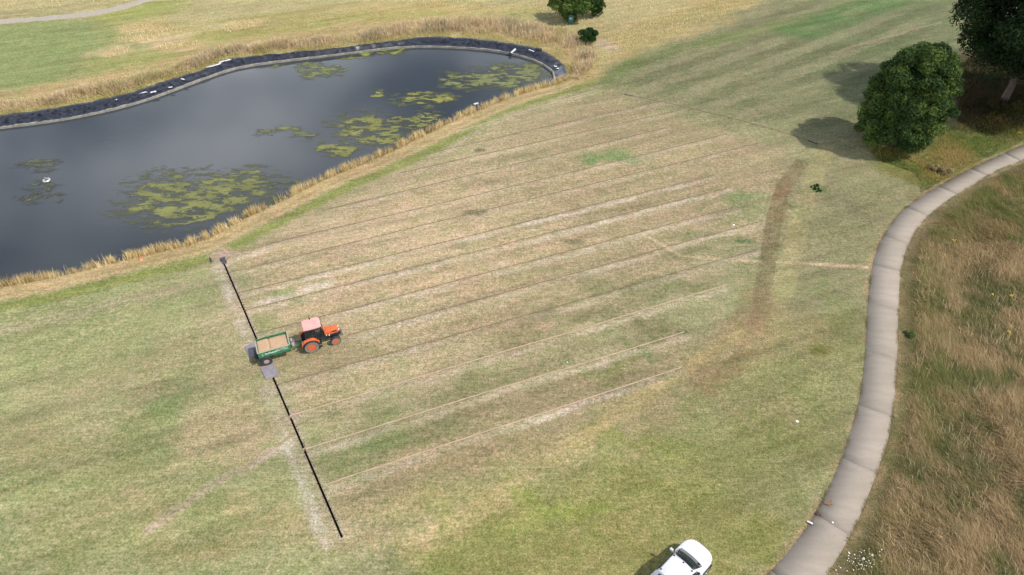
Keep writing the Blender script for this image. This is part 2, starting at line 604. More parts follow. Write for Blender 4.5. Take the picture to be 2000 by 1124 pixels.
def put(mask, c, k=1.0):
    global colr
    m = np.clip(mask * k, 0, 1)
    i = np.where(m > 0.002)[0]
    mm = m[i, None]
    colr[i] = colr[i] * (1 - mm) + alb(c) * mm


def zone(pts, c, k=1.0, soft=2.0, warp=True, base=None):
    poly = S(pts)
    src = PW if warp else PS
    d = np.full(nv, 1e3)
    lo, hi = poly.min(0) - soft - 6, poly.max(0) + soft + 6
    sel = (src[:, 0] > lo[0]) & (src[:, 0] < hi[0]) & (src[:, 1] > lo[1]) & (src[:, 1] < hi[1])
    d[sel] = sdist(src[sel], poly)
    m = 1 - smooth(-soft, soft, d)
    put(m, c, k); return m


def stroke(pts, c, half, k=1.0, soft=None, breakup=0.0, bscale=0.5, side=None, raw=False, warp=PS):
    line = pts if raw else S(pts)
    soft = soft if soft is not None else half
    d = np.full(nv, 1e3); sd = np.zeros(nv)
    lo, hi = line.min(0) - half - soft - 2, line.max(0) + half + soft + 2
    sel = (warp[:, 0] > lo[0]) & (warp[:, 0] < hi[0]) & (warp[:, 1] > lo[1]) & (warp[:, 1] < hi[1])
    d[sel], _, sd[sel] = seg_dist(warp[sel], line)
    m = 1 - smooth(max(half - soft * 0.5, 0), half + soft * 0.5, d)
    if side is not None: m = np.where(sd == side, m, m * 0.15)
    if breakup: m = m * np.clip(1 - breakup + 2 * breakup * smooth(0.3, 0.7, fbm(X * bscale, Y * bscale, 91, 3)), 0, 1.3)
    put(m, c, k); return m


def blob(cx, cy, rx, ry, c, k=1.0, soft=0.5, warp=None):
    p = survey(cx, cy)
    ax = np.linalg.norm(survey(cx + rx, cy) - survey(cx - rx, cy)) / 2
    ay = np.linalg.norm(survey(cx, cy + ry) - survey(cx, cy - ry)) / 2
    q = (warp if warp is not None else PW) - p
    r = np.sqrt((q[:, 0] / ax) ** 2 + (q[:, 1] / ay) ** 2)
    m = 1 - smooth(1 - soft, 1 + soft, r); put(m, c, k); return m


# large areas
zone([(-200, 1400), (-200, 560), (0, 590), (430, 500), (520, 700), (640, 950), (760, 1300)], (170, 172, 119), 1, 3)
zone([(700, 1300), (800, 960), (1150, 880), (1300, 760), (1480, 560), (1560, 330), (1640, 280), (1760, 420), (1690, 560), (1680, 750), (1600, 980), (1450, 1300)], (160, 158, 106), 1, 2.5)
zone([(800, 1300), (870, 1040), (1150, 900), (1330, 900), (1500, 1000), (1400, 1300)], (168, 164, 98), 0.8, 2.5)
zone([(1480, 330), (1700, 300), (1740, 440), (1680, 640), (1500, 620)], (155, 149, 112), 0.8, 3)  # right-hand turf, its tone lowered to paint in a vignette-like darkening
# upper-right fairway
zone([(1110, 190), (1200, 115), (1420, 40), (1600, -40), (2100, -90), (2100, 160), (1900, 120), (1700, 260), (1600, 250), (1400, 235), (1230, 185)], (146, 145, 104), 1, 6)
zone([(1560, 140), (1640, 20), (1760, -40), (1900, -40), (1860, 80), (1700, 170)], (110, 130, 82), 0.6, 6)
zone([(1600, 110), (1900, 60), (1900, 130), (1690, 240), (1560, 230)], (120, 132, 90), 0.55, 6)
# drained, dried-out fairway
dry = zone([(455, 500), (640, 405), (800, 330), (960, 245), (1180, 182), (1420, 262), (1540, 310), (1470, 440), (1330, 560), (1000, 700), (720, 800), (590, 860), (500, 660)], (190, 172, 132), 0.9, 3)
zone([(500, 500), (760, 385), (960, 350), (1060, 390), (1000, 520), (760, 610), (560, 600)], (204, 182, 142), 0.85, 4)
zone([(620, 930), (900, 780), (1300, 650), (1400, 700), (1150, 870), (760, 1000), (660, 1060)], (172, 154, 116), 0.8, 2.5)
zone([(1000, 260), (1180, 190), (1420, 265), (1500, 330), (1440, 440), (1250, 500), (1120, 420)], (170, 153, 116), 0.6, 6)
for b in [(780, 560, 120, 26, (201, 176, 136)), (960, 560, 110, 24, (196, 170, 132)), (1090, 470, 110, 26, (190, 166, 128)), (700, 460, 120, 26, (208, 184, 148)),
          (990, 640, 120, 26, (172, 152, 114)), (1330, 300, 70, 12, (190, 172, 130)), (1300, 410, 90, 20, (184, 162, 126)), (1240, 350, 80, 16, (178, 164, 122)),
          (420, 740, 110, 70, (192, 172, 132)), (470, 840, 90, 45, (196, 172, 136)), (330, 880, 130, 60, (186, 168, 126)), (170, 780, 150, 50, (178, 166, 124)),
          (540, 1010, 110, 50, (188, 166, 120)), (760, 1075, 100, 26, (206, 180, 138)), (840, 1050, 50, 14, (212, 184, 142)), (450, 620, 70, 50, (190, 174, 136)),
          (240, 720, 90, 40, (176, 164, 122)), (960, 900, 140, 40, (176, 158, 112)), (1130, 860, 100, 26, (190, 168, 122)), (1260, 800, 70, 26, (182, 164, 118)),
          (880, 1000, 130, 30, (184, 170, 112)), (1480, 790, 80, 30, (168, 156, 112)), (1420, 660, 70, 30, (170, 148, 112)), (1560, 640, 60, 40, (170, 152, 112)),
          (60, 870, 110, 50, (184, 170, 122)), (200, 1010, 140, 40, (182, 166, 118)), (420, 1070, 120, 40, (186, 168, 120)), (700, 700, 80, 20, (170, 158, 116))]:
    blob(*b[:4], b[4], 0.58, 0.65)
for b in [(305, 805, 66, 60, (128, 154, 90)), (250, 870, 70, 40, (150, 156, 100)), (190, 930, 120, 30, (152, 154, 100)), (130, 1080, 130, 26, (146, 150, 92)),
          (440, 985, 60, 24, (150, 156, 96)), (380, 1040, 90, 26, (150, 152, 92)), (540, 575, 36, 14, (150, 164, 100)), (520, 640, 44, 16, (154, 160, 104)),
          (700, 880, 90, 26, (146, 150, 98)), (820, 830, 110, 22, (144, 146, 94)), (770, 850, 60, 14, (136, 152, 92)), (950, 760, 120, 22, (148, 146, 98)), (640, 800, 50, 18, (150, 150, 100)), (1150, 720, 90, 20, (144, 148, 90)),
          (1190, 305, 60, 14, (136, 152, 98)), (1200, 312, 34, 7, (122, 152, 90)), (1450, 378, 44, 14, (122, 150, 88)), (1440, 400, 50, 20, (136, 146, 98)), (1350, 500, 70, 12, (142, 144, 98)),
          (1270, 560, 110, 18, (138, 140, 92)), (1380, 470, 60, 14, (146, 146, 100)), (1120, 600, 100, 18, (146, 140, 98)), (1050, 660, 100, 18, (150, 144, 100)), (1250, 630, 90, 16, (140, 136, 90)), (1260, 690, 30, 8, (120, 140, 82)),
          (1100, 990, 60, 20, (164, 170, 86)), (1130, 990, 26, 10, (160, 174, 80)), (1030, 1000, 60, 14, (162, 170, 86)), (840, 1085, 80, 20, (164, 170, 92)), (1000, 1040, 120, 26, (164, 168, 92)), (1240, 860, 100, 26, (150, 156, 82)), (1300, 960, 110, 36, (150, 152, 84)),
          (1420, 900, 100, 30, (148, 150, 88)), (1500, 840, 80, 30, (146, 150, 86)), (950, 1080, 120, 30, (160, 162, 90)), (1180, 1080, 90, 30, (162, 160, 90)), (1480, 1040, 80, 40, (150, 150, 80)),
          (1600, 800, 50, 60, (152, 152, 96)), (1640, 620, 40, 60, (146, 150, 96)), (1600, 460, 60, 40, (150, 148, 104)), (1660, 400, 50, 30, (146, 142, 104)), (1460, 1090, 70, 24, (148, 146, 78)),
          (900, 470, 50, 8, (172, 160, 120)), (870, 570, 30, 7, (158, 152, 112)), (940, 360, 40, 8, (160, 152, 112)), (1000, 310, 60, 10, (158, 154, 112)), (100, 690, 140, 40, (164, 166, 112)), (60, 980, 100, 30, (160, 160, 106))]:
    blob(*b[:4], b[4], 0.68, 0.65)
for b in [(1450, 605, 12, 5, (112, 130, 92)), (1490, 505, 10, 6, (96, 122, 66)), (1593, 366, 14, 5, (70, 110, 62)), (1596, 372, 12, 4, (70, 110, 62)), (1555, 405, 14, 5, (118, 130, 84)),
          (1330, 647, 12, 4, (96, 124, 76)), (1605, 686, 18, 9, (132, 128, 62)), (1120, 470, 20, 5, (140, 134, 98)), (930, 415, 22, 6, (140, 134, 98)), (935, 292, 10, 3, (96, 108, 74)), (1450, 472, 18, 4, (104, 128, 84))]:
    blob(*b[:4], b[4], 0.9, 0.6, PS)

# mower stripes on the fairway top right
sd_ = survey(1700, 20) - survey(1250, 190); sd_ /= np.linalg.norm(sd_)
sn_ = np.array([-sd_[1], sd_[0]])
tcoord = (PS - survey(1250, 190)) @ sn_
fair = 1 - smooth(-5, 4, sdist(PS, S([(1120, 195), (1210, 120), (1430, 45), (1600, -20), (1900, -60), (1870, 60), (1700, 180), (1600, 240), (1400, 235), (1230, 185)])))
st = np.sin(tcoord * 2 * math.pi / 4.0) * 0.5 + 0.5
brk = 0.35 + 0.9 * smooth(0.35, 0.65, fbm(X * 0.09, Y * 0.09, 77, 3))
put(fair * smooth(0.35, 0.75, st) * brk, (158, 153, 116), 0.50)
put(fair * smooth(0.35, 0.75, 1 - st) * brk, (118, 122, 84), 0.45)
stroke([(1150, 180), (1240, 120), (1420, 75), (1560, 40)], (118, 136, 72), 1.5, 0.55, 2.0, 0.4)
stroke([(1560, 60), (1640, 30), (1740, 0)], (96, 136, 72), 3, 0.6, 4, 0.3)
stroke([(1622, 104), (1720, 76), (1835, 44)], (182, 160, 128), 0.18, 0.8, 0.35)
stroke([(1380, 86), (1640, 20)], (160, 152, 108), 0.18, 0.5, 0.3)
# faint streaks with the mowing everywhere on the mown ground
ld = survey(1330, 717) - survey(640, 945); ld /= np.linalg.norm(ld); ln_ = np.array([-ld[1], ld[0]])
su, sv = P @ ld, P @ ln_
streak = fbm(su * 0.10, sv * 1.1, 51, 4)
streak2 = fbm(su * 0.25, sv * 2.6, 57, 3)
mown_amp = ((streak - 0.5) * 0.40 + (streak2 - 0.5) * 0.36)

# near bank: beaten straw margin and bright green strip along the pond
nb = near_bank[::3]
dn, _, sn2 = seg_dist(PS, nb, reach=8)
outb = ~inside(P, pond_poly)
kind_far = 1.0
put(np.where(outb, 1 - smooth(1.7, 2.3, dn), 0), (206, 180, 130), 0.95)
put(np.where(outb, smooth(0.9, 1.2, dn) * (1 - smooth(1.3, 1.6, dn)), 0), (182, 160, 110), 0.7)
put(np.where(outb, smooth(2.0, 2.5, dn) * (1 - smooth(3.1, 3.9, dn)), 0), (150, 158, 82), 0.9)
for off, c, w, k in ((5.3, (196, 178, 144), 0.16, 0.6), (5.9, (200, 182, 150), 0.2, 0.6), (6.2, (194, 178, 142), 0.18, 0.5)):
    ok = (dn > off - 1) & (dn < off + 1) & outb & (P[:, 0] < survey(440, 520)[0])
    put(np.where(ok, 1 - smooth(w * 0.5, w * 1.5, np.abs(dn - off)), 0), c, k)
stroke([(420, 527), (470, 505), (520, 488)], (206, 190, 164), 0.35, 0.6, 0.5, 0.4)
stroke([(620, 440), (700, 400), (790, 352), (880, 290), (960, 235), (1060, 200), (1170, 170)], (196, 178, 150), 0.30, 0.55, 0.5, 0.5)

# far rough, beyond the pond
far_poly = [(-700, 360), (-160, 240), (0, 226), (190, 196), (330, 156), (440, 116), (650, 95), (820, 71), (950, 78), (1050, 95), (1108, 140), (1150, 160), (1190, 120), (1290, 80), (1420, 30), (1540, -20), (1700, -110), (1700, -400), (-900, -400)]
zone(far_poly, (196, 183, 130), 1, 0.6, False)
zone([(1190, 118), (1160, 60), (1250, 40), (1400, -20), (1560, -30), (1420, 32), (1290, 82)], (186, 170, 112), 0.9, 1.0, False)
zone([(-300, 60), (0, 48), (130, 40), (250, 45), (300, 90), (250, 150), (100, 185), (-200, 210)], (168, 170, 108), 0.95, 3)
gc = survey(20, 108)
gd = np.sqrt(((PS - gc)[:, 0] / 11.0) ** 2 + ((PS - gc)[:, 1] / 14.0) ** 2)
put(1 - smooth(0.85, 1.05, gd), (150, 164, 100), 0.8)
put((1 - smooth(0.9, 1.0, gd)) * (0.5 + 0.5 * np.sin(gd * 26)), (160, 176, 112), 0.35)
put(smooth(0.95, 1.0, gd) * (1 - smooth(1.05, 1.15, gd)), (138, 154, 88), 0.4)
for b in [(470, 70, 120, 14, (174, 172, 94)), (420, 95, 90, 12, (170, 170, 92)), (330, 112, 80, 14, (168, 170, 92)), (650, 40, 160, 16, (182, 172, 102)), (250, 125, 70, 16, (172, 170, 100)), (800, 30, 150, 20, (186, 174, 104)), (250, 30, 60, 12, (170, 176, 92)), (310, 15, 70, 9, (168, 174, 94)), (1000, 25, 70, 14, (172, 168, 104)), (980, 12, 90, 8, (182, 180, 130)), (560, 60, 120, 10, (180, 172, 98)), (150, 190, 130, 7, (176, 172, 96)),
          (1120, 60, 60, 10, (184, 168, 112)), (380, 130, 60, 12, (172, 166, 92)), (850, 14, 200, 10, (198, 176, 112)), (1400, 10, 60, 8, (200, 178, 120))]:
    blob(*b[:4], b[4], 0.8, 0.6)
for b in [(480, 48, 44, 10, (222, 196, 152)), (345, 88, 46, 8, (216, 186, 138)), (290, 75, 60, 8, (222, 198, 152)), (280, 50, 50, 8, (216, 194, 140)), (225, 100, 34, 9, (212, 190, 144)), (400, 78, 20, 4, (208, 184, 130)), (350, 60, 60, 4, (196, 180, 116))]:
    blob(*b[:4], b[4], 0.85, 0.5)
stroke([(215, 32), (300, 15), (400, -8)], (158, 164, 80), 0.6, 0.6, 0.8)
stroke([(300, 50), (430, 42), (560, 28), (700, 5)], (176, 168, 96), 0.6, 0.6, 0.8)
stroke([(0, 195), (170, 170), (300, 140), (420, 100), (540, 80), (700, 62), (850, 48), (960, 50), (1040, 70), (1110, 110), (1140, 140)], (196, 170, 118), 2.6, 0.85, 2.5, 0.3)
stroke([(1190, 68), (1250, 42), (1320, 22), (1390, -4)], (206, 182, 132), 0.5, 0.8, 0.5)
stroke([(1176, 84), (1196, 96)], (206, 182, 150), 1.1, 0.95, 0.6)
stroke([(1130, 160), (1200, 118), (1300, 82), (1440, 36)], (188, 168, 112), 1.0, 0.6, 1.2, 0.4)

# right-hand rough beyond the path, ground under the trees
zone([(2150, 253), (2000, 314), (1910, 356), (1830, 409), (1795, 441), (1772, 481), (1757, 560), (1754, 680), (1746, 800), (1716, 915), (1660, 1050), (1616, 1124), (1500, 1300), (2600, 1300), (2600, 200)], (140, 126, 92), 1, 0.15, False)
put(np.where(inside(P, S([(1772, 481), (1757, 560), (1754, 680), (1746, 800), (1716, 915), (1660, 1050), (1500, 1300), (2600, 1300), (2600, 300)])), smooth(0.45, 0.7, fbm(X * 0.25, Y * 0.25, 61, 4)), 0), (110, 112, 62), 0.7)
zone([(1680, 275), (1760, 290), (1850, 240), (1930, 220), (2100, 150), (2100, 230), (1990, 284), (1880, 334), (1800, 380), (1740, 350), (1700, 310)], (138, 134, 74), 0.95, 1.2)
zone([(1870, 100), (2100, 60), (2100, 230), (1930, 270), (1860, 210)], (84, 72, 46), 0.95, 2)  # brown undergrowth floor, with tree shade painted into its dark tone
blob(1840, 300, 60, 16, (168, 150, 92), 0.8)
blob(1900, 285, 50, 12, (104, 120, 52), 0.8)
blob(1760, 325, 60, 10, (130, 138, 72), 0.8)
# straw-dry edge along the path
for L_ in (PL, PR):
    d_, _, _ = seg_dist(PS, L_[::5], reach=2)
    put(1 - smooth(0.15, 0.55, d_), (190, 160, 122), 0.55 * smooth(0.3, 0.6, fbm(X * 0.5, Y * 0.5, 97, 3)))

# drain spoil: pale sand brushed to the near side of each lateral
for a, b, kd, k in laterals:
    A_, B_ = survey(*a), survey(*b)
    dd = (B_ - A_) / np.linalg.norm(B_ - A_); nn = np.array([dd[1], -dd[0]])
    stroke(np.array([A_ + nn * 0.45, B_ + nn * 0.45]), (216, 199, 174), 0.27, k * 0.85, 0.55, 0.55, 0.30, raw=True)
    stroke(np.array([A_, B_]), (160, 138, 112) if kd == 'slit' else (196, 170, 138), 0.10, 0.30, 0.2, raw=True, warp=P)
stroke([(500, 595), (560, 578), (650, 552)], (216, 200, 182), 0.35, 0.7, 0.4, 0.4)
# trampled, dusty strip beside the open trench
for pts, k in (([(426, 525), (440, 560), (458, 600)], 0.7), ([(470, 630), (478, 652), (492, 690)], 0.45), ([(560, 862), (585, 930), (612, 1000), (640, 1062)], 0.65), ([(520, 760), (545, 830), (560, 880)], 0.35)):
    stroke(pts, (212, 199, 180), 0.36, k * 1.05, 0.7, 0.45, 0.8)
stroke(np.array([TR_A, TR_B]), (196, 178, 156), 0.28, 0.6, 0.3, 0.4, raw=True)
blob(436, 498, 22, 12, (204, 176, 156), 0.9, 0.5, PS)
# wheel tracks
stroke([(578, 852), (520, 884), (440, 930), (380, 975), (290, 1034)], (168, 142, 112), 0.16, 0.75, 0.2, 0.25)
stroke([(540, 880), (450, 926), (395, 965), (300, 1028)], (210, 190, 170), 0.35, 0.6, 0.5, 0.6)
stroke([(340, 640), (320, 700), (300, 735)], (184, 176, 134), 0.15, 0.4, 0.3)
stroke([(1255, 455), (1330, 500), (1420, 507), (1560, 514), (1694, 522)], (214, 188, 152), 0.17, 1.0, 0.25, 0.1, warp=P)
stroke([(1590, 278), (1640, 272), (1700, 300)], (204, 182, 132), 0.14, 0.7, 0.2)
# dark mown strip and pale strip on the right
bs = [(1566, 318), (1530, 365), (1511, 430), (1501, 500), (1488, 590), (1478, 635)]
stroke(bs, (132, 118, 84), 0.72, 0.62, 0.14, 0.25, 0.9, warp=P)
stroke([(1478, 635), (1455, 690), (1420, 730)], (150, 134, 98), 0.74, 0.45, 0.8, 0.3)
stroke([(1530, 360), (1520, 420)], (146, 116, 84), 0.9, 0.4, 0.8, 0.4)
stroke([(1612, 290), (1590, 350), (1562, 430), (1540, 520), (1520, 600), (1470, 700)], (182, 170, 118), 0.9, 0.5, 0.5, 0.3)
stroke([(1490, 590), (1450, 660), (1370, 740)], (166, 138, 102), 1.5, 0.5, 1.5, 0.4)
stroke([(1440, 650), (1330, 730), (1150, 850), (1080, 900)], (198, 178, 120), 0.5, 0.45, 0.8, 0.6)
stroke([(1150, 870), (1030, 930), (930, 1000), (800, 1090)], (200, 180, 124), 0.6, 0.45, 0.9, 0.6)

# broad tonal mottling
mott = fbm(X * 0.22, Y * 0.22, 41, 5, 0.6) - 0.5
mott2 = fbm(X * 1.3, Y * 1.3, 43, 4, 0.6) - 0.5
g = 1 + mott * 0.20 + mott2 * 0.22 + mown_amp * np.where(outb, 1, 0)
hue = (fbm(X * 0.5, Y * 0.5, 47, 4) - 0.5)
colr = colr * g[:, None] * np.stack([1 + hue * 0.10, 1 - hue * 0.04, 1 + hue * 0.06], 1)
hue2 = fbm(X * 1.9, Y * 1.9, 49, 3) - 0.5
colr = colr * np.stack([1 + hue2 * 0.26, 1 + hue2 * 0.10, 1 + hue2 * 0.22], 1)
grey = colr.mean(1)[:, None]
colr = (colr * 0.90 + grey * 0.10) * np.array([1.02, 0.995, 0.96])
inp = inside(P, pond_poly)
dp = np.zeros(nv); dp[inp] = seg_dist(P[inp], pond_poly, True)[0]
colr[inp] = alb((120, 98, 70)) * (0.8 + 0.4 * vnoise(X[inp] * 3, Y[inp] * 3, 5))[:, None]

# relief: gentle swells, the pond basin
z = np.where(vis, (fbm(X * 0.05, Y * 0.05, 71, 3) - 0.5) * 0.35 + (fbm(X * 0.5, Y * 0.5, 73, 3) - 0.5) * 0.03, 0)
flat = np.ones(nv)
for line, r0, r1 in ((np.array([TR_A, TR_B]), 0.5, 2.0), (0.5 * (PL[:: max(1, len(PL) // 60)][:58] + PR[:: max(1, len(PR) // 60)][:58]), 1.6, 3.5), (np.array([survey(500, 700), survey(680, 665)]), 1.5, 4.0), (S([(1250, 1180), (1400, 1090)]), 2.5, 4.5)):
    d_, _, _ = seg_dist(P, line, reach=6); flat *= smooth(r0, r1, d_)
d_, _, _ = seg_dist(P, pond_poly, True, reach=4); flat *= smooth(0.3, 3.0, d_)
rough_right = inside(P, S([(2000, 314), (1910, 356), (1830, 409), (1772, 481), (1757, 560), (1754, 680), (1746, 800), (1716, 915), (1616, 1124), (1500, 1300), (2600, 1300), (2600, 200)]))
z = z * flat
z = z + np.where(rough_right, smooth(1.4, 3.2, seg_dist(P, PR[::6], reach=30)[0]) * (fbm(X * 0.8, Y * 0.8, 79, 3) - 0.35) * 0.3, 0)
z = np.where(inp, -np.clip(0.15 + dp * 1.0, 0, 2.2), z)
co[:, 2] = z
gme.vertices.foreach_set("co", co.astype(np.float32).ravel())
set_col(gme, np.clip(colr, 0.005, 0.9))
gme.update()
ground = obj("ground", gme, M_GROUND)
tag(ground, kind="structure")


def gz_many(pts):
    ix = np.clip(np.searchsorted(xs, pts[:, 0]) - 1, 0, nx - 2); iy = np.clip(np.searchsorted(ys, pts[:, 1]) - 1, 0, ny - 2)
    zg = z[:nx * ny].reshape(ny, nx)
    tx = (pts[:, 0] - xs[ix]) / (xs[ix + 1] - xs[ix]); ty = (pts[:, 1] - ys[iy]) / (ys[iy + 1] - ys[iy])
    return (zg[iy, ix] * (1 - tx) + zg[iy, ix + 1] * tx) * (1 - ty) + (zg[iy + 1, ix] * (1 - tx) + zg[iy + 1, ix + 1] * tx) * ty


def ground_z(x, y):
    """height of the sheet at (x, y)"""
    return float(gz_many(np.array([[x, y]], float))[0])


# trench walls and floor
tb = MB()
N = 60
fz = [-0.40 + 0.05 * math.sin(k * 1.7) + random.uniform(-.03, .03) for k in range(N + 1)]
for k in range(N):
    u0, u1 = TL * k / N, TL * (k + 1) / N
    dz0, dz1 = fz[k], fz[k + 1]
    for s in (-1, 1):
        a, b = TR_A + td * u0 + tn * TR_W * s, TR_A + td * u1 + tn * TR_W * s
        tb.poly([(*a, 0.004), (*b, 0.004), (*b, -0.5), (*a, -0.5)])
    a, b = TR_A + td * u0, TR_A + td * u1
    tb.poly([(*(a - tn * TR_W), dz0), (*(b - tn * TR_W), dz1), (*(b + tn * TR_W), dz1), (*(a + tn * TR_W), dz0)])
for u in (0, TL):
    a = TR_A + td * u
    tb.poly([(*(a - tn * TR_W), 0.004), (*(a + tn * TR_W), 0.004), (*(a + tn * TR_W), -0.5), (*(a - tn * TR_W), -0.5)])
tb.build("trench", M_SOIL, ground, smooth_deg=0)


cb = MB(); crng = random.Random(21)
for k in range(420):
    u = crng.uniform(0, TL); sd2 = crng.choice((-1, 1))
    c = TR_A + td * u + tn * sd2 * (TR_W + abs(crng.gauss(0, 0.07)) - 0.015)
    r0 = crng.uniform(0.012, 0.045)
    cb.lathe([(r0 * 0.4, r0 * 0.9), (r0, r0 * 0.35), (r0 * 0.9, -0.01)], (c[0], c[1], 0.0), 'Z', 5)
tag(cb.build("soil_crumbs", plain("crumbly_soil", (0.07, 0.052, 0.04), 0.95, var=0.3, scale=3), ground, smooth_deg=0), kind="stuff")


def drain_strip(name, pts, half, mat, h=0.015, seed=0):
    """a low bead of backfill following the ground"""
    pts = resample(np.asarray(pts), 0.22)
    d = np.gradient(pts, axis=0); d /= np.linalg.norm(d, axis=1)[:, None]
    nrm = np.stack([-d[:, 1], d[:, 0]], 1)
    rng = np.random.default_rng(seed)
    wob = (rng.random(len(pts)) - 0.5) * 0.03
    hw = half * (0.75 + 0.5 * rng.random(len(pts)))
    zz = np.array([ground_z(*p) for p in pts]) + 0.02
    rows = []
    for s, dz in ((-1, -0.03), (-0.6, h), (0.6, h), (1, -0.03)):
        q = pts + nrm * (wob + hw * s)[:, None]
        rows.append(np.concatenate([q, (zz + dz)[:, None]], 1))
    V = np.stack(rows, 1).reshape(-1, 3); n_ = len(pts)
    Q = [(4 * i + k, 4 * i + k + 1, 4 * (i + 1) + k + 1, 4 * (i + 1) + k) for i in range(n_ - 1) for k in range(3)]
    me = np_mesh(name, V, quads=Q)
    return obj(name, me, mat, ground)


for i, (a, b, kd, k) in enumerate(laterals):
    A_, B_ = survey(*a), survey(*b)
    drain_strip("drain_line", np.array([A_, 0.5 * (A_ + B_) + np.array([0, random.uniform(-.12, .12)]), B_]), 0.019 if kd == 'slit' else 0.045, M_SLIT if kd == 'slit' else M_SANDLINE, 0.004 if kd == 'slit' else 0.02, i)
drain_strip("collector_drain", S([(1220, 185), (1300, 201), (1390, 223), (1450, 238), (1520, 257), (1578, 274)]), 0.05, M_SLIT, 0.005, 40)
drain_strip("collector_drain", S([(1578, 275), (1585, 277.5), (1597, 282)]), 0.13, M_SOIL, 0.006, 41)
drain_strip("collector_drain", S([(1219, 185.5), (1236, 189)]), 0.09, M_SOIL, 0.006, 42)
# sand plugs where the lateral drains cross the open trench
for px, py in ((566, 813), (592, 877)):
    p = survey(px, py); u, _ = tr_uv(p); c = TR_A + td * u
    m_ = MB().lathe([(0.001, 0.01), (0.06, 0.0), (0.09, -0.03), (0.10, -0.3)], (0, 0, 0), 'Z', 10)
    m_.build("sand_plug", M_SANDLINE, ground, (c[0], c[1], -0.02))

# ------------------------------------------------------------------ pond
wp = np.concatenate([smooth_line(S([(-160, 268), (0, 246), (100, 235), (200, 216), (280, 195), (340, 173), (400, 150), (480, 126), (560, 116), (650, 105), (740, 94), (800, 88), (880, 89), (950, 94), (1000, 102), (1040, 113), (1075, 130), (1100, 150)], -0.5), 1.0, 1) + np.array([0, 0.35]), near_bank[::2], [[-60, 46]]])
bmw = bmesh.new()
f = bmw.faces.new([bmw.verts.new((p[0], p[1], WATER_Z)) for p in wp])
bmesh.ops.triangulate(bmw, faces=[f])
bmesh.ops.recalc_face_normals(bmw, faces=bmw.faces)
wme = bpy.data.meshes.new("pond"); bmw.to_mesh(wme); bmw.free()
if wme.polygons[0].normal.z < 0: wme.flip_normals()
tag(obj("pond", wme, M_WATER), kind="structure")

# liner: wrinkled sheet from the bank top to the edging
nL = 330
tL = np.linspace(0, 1, nL)


def at_frac(line, t):
    seg = np.sqrt((np.diff(line, axis=0) ** 2).sum(1)); L = np.concatenate([[0], np.cumsum(seg)]); L /= L[-1]
    return np.stack([np.interp(t, L, line[:, 0]), np.interp(t, L, line[:, 1])], 1)


def match(line, ref):
    """points on line nearest to each ref point, kept monotone by smoothing"""
    fine = resample(line, 0.1)
    idx = np.array([np.argmin(((fine - r) ** 2).sum(1)) for r in ref], float)
    idx = np.maximum.accumulate(idx)
    kk = 9; idx = np.convolve(np.pad(idx, kk // 2, mode='edge'), np.ones(kk) / kk, 'valid')
    return fine[np.clip(idx.astype(int), 0, len(fine) - 1)]


top = at_frac(bank_far, tL)
bot = match(kerb_far, top)
dirv = top - bot; dirv /= np.linalg.norm(dirv, axis=1)[:, None] + 1e-9
rows_n = 12
V = []
for j in range(rows_n):
    s = j / (rows_n - 1)
    q = (top + dirv * 0.12) * (1 - s) + (bot - dirv * 0.05) * s
    zz = 0.05 + (-0.47 - 0.05) * smooth(0.08, 1.0, np.full(nL, s))
    wr = (fbm(tL * 260, np.full(nL, s * 3.0), 5, 3) - 0.5) * 0.08 + (fbm(tL * 900, np.full(nL, s * 2.0), 6, 2) - 0.5) * 0.05
    V.append(np.concatenate([q + dirv * ((fbm(tL * 120, np.full(nL, 0.0), 8, 3) - .5) * 0.5 * (1 - s))[:, None], (zz + wr * (0.35 + 0.65 * math.sin(math.pi * s)) + 0.03)[:, None]], 1))
V = np.stack(V, 1).reshape(-1, 3)
Q = [(rows_n * i + k, rows_n * (i + 1) + k, rows_n * (i + 1) + k + 1, rows_n * i + k + 1) for i in range(nL - 1) for k in range(rows_n - 1)]
lo = obj("pond_liner", np_mesh("pond_liner", V, quads=Q, shade_smooth=True), M_LINER)
so = lo.modifiers.new("thick", 'SOLIDIFY'); so.thickness = 0.012
tag(lo, "wrinkled black plastic liner sheet along the far bank of the pond", "pond liner")

# edging boards at the foot of the liner
eroot = empty("pond_edging", (*bot[nL // 2], -0.5))
tag(eroot, "pale grey edging boards between the black liner and the water", "edging")
kr = resample(kerb_far, 2.4)
for i in range(len(kr) - 1):
    a, b = kr[i], kr[i + 1]
    d = b - a; Ln = float(np.linalg.norm(d)); ang = math.atan2(d[1], d[0])
    m_ = MB().box(-Ln / 2 + 0.01, Ln / 2 - 0.01, -0.13, 0.13, -0.26, 0.08, 0.015, seg=1)
    c = (a + b) / 2
    m_.build("board", M_EDGING, eroot, (c[0] - eroot.location.x, c[1] - eroot.location.y, 0.0 + random.uniform(-.01, .01)), (0, 0, ang))

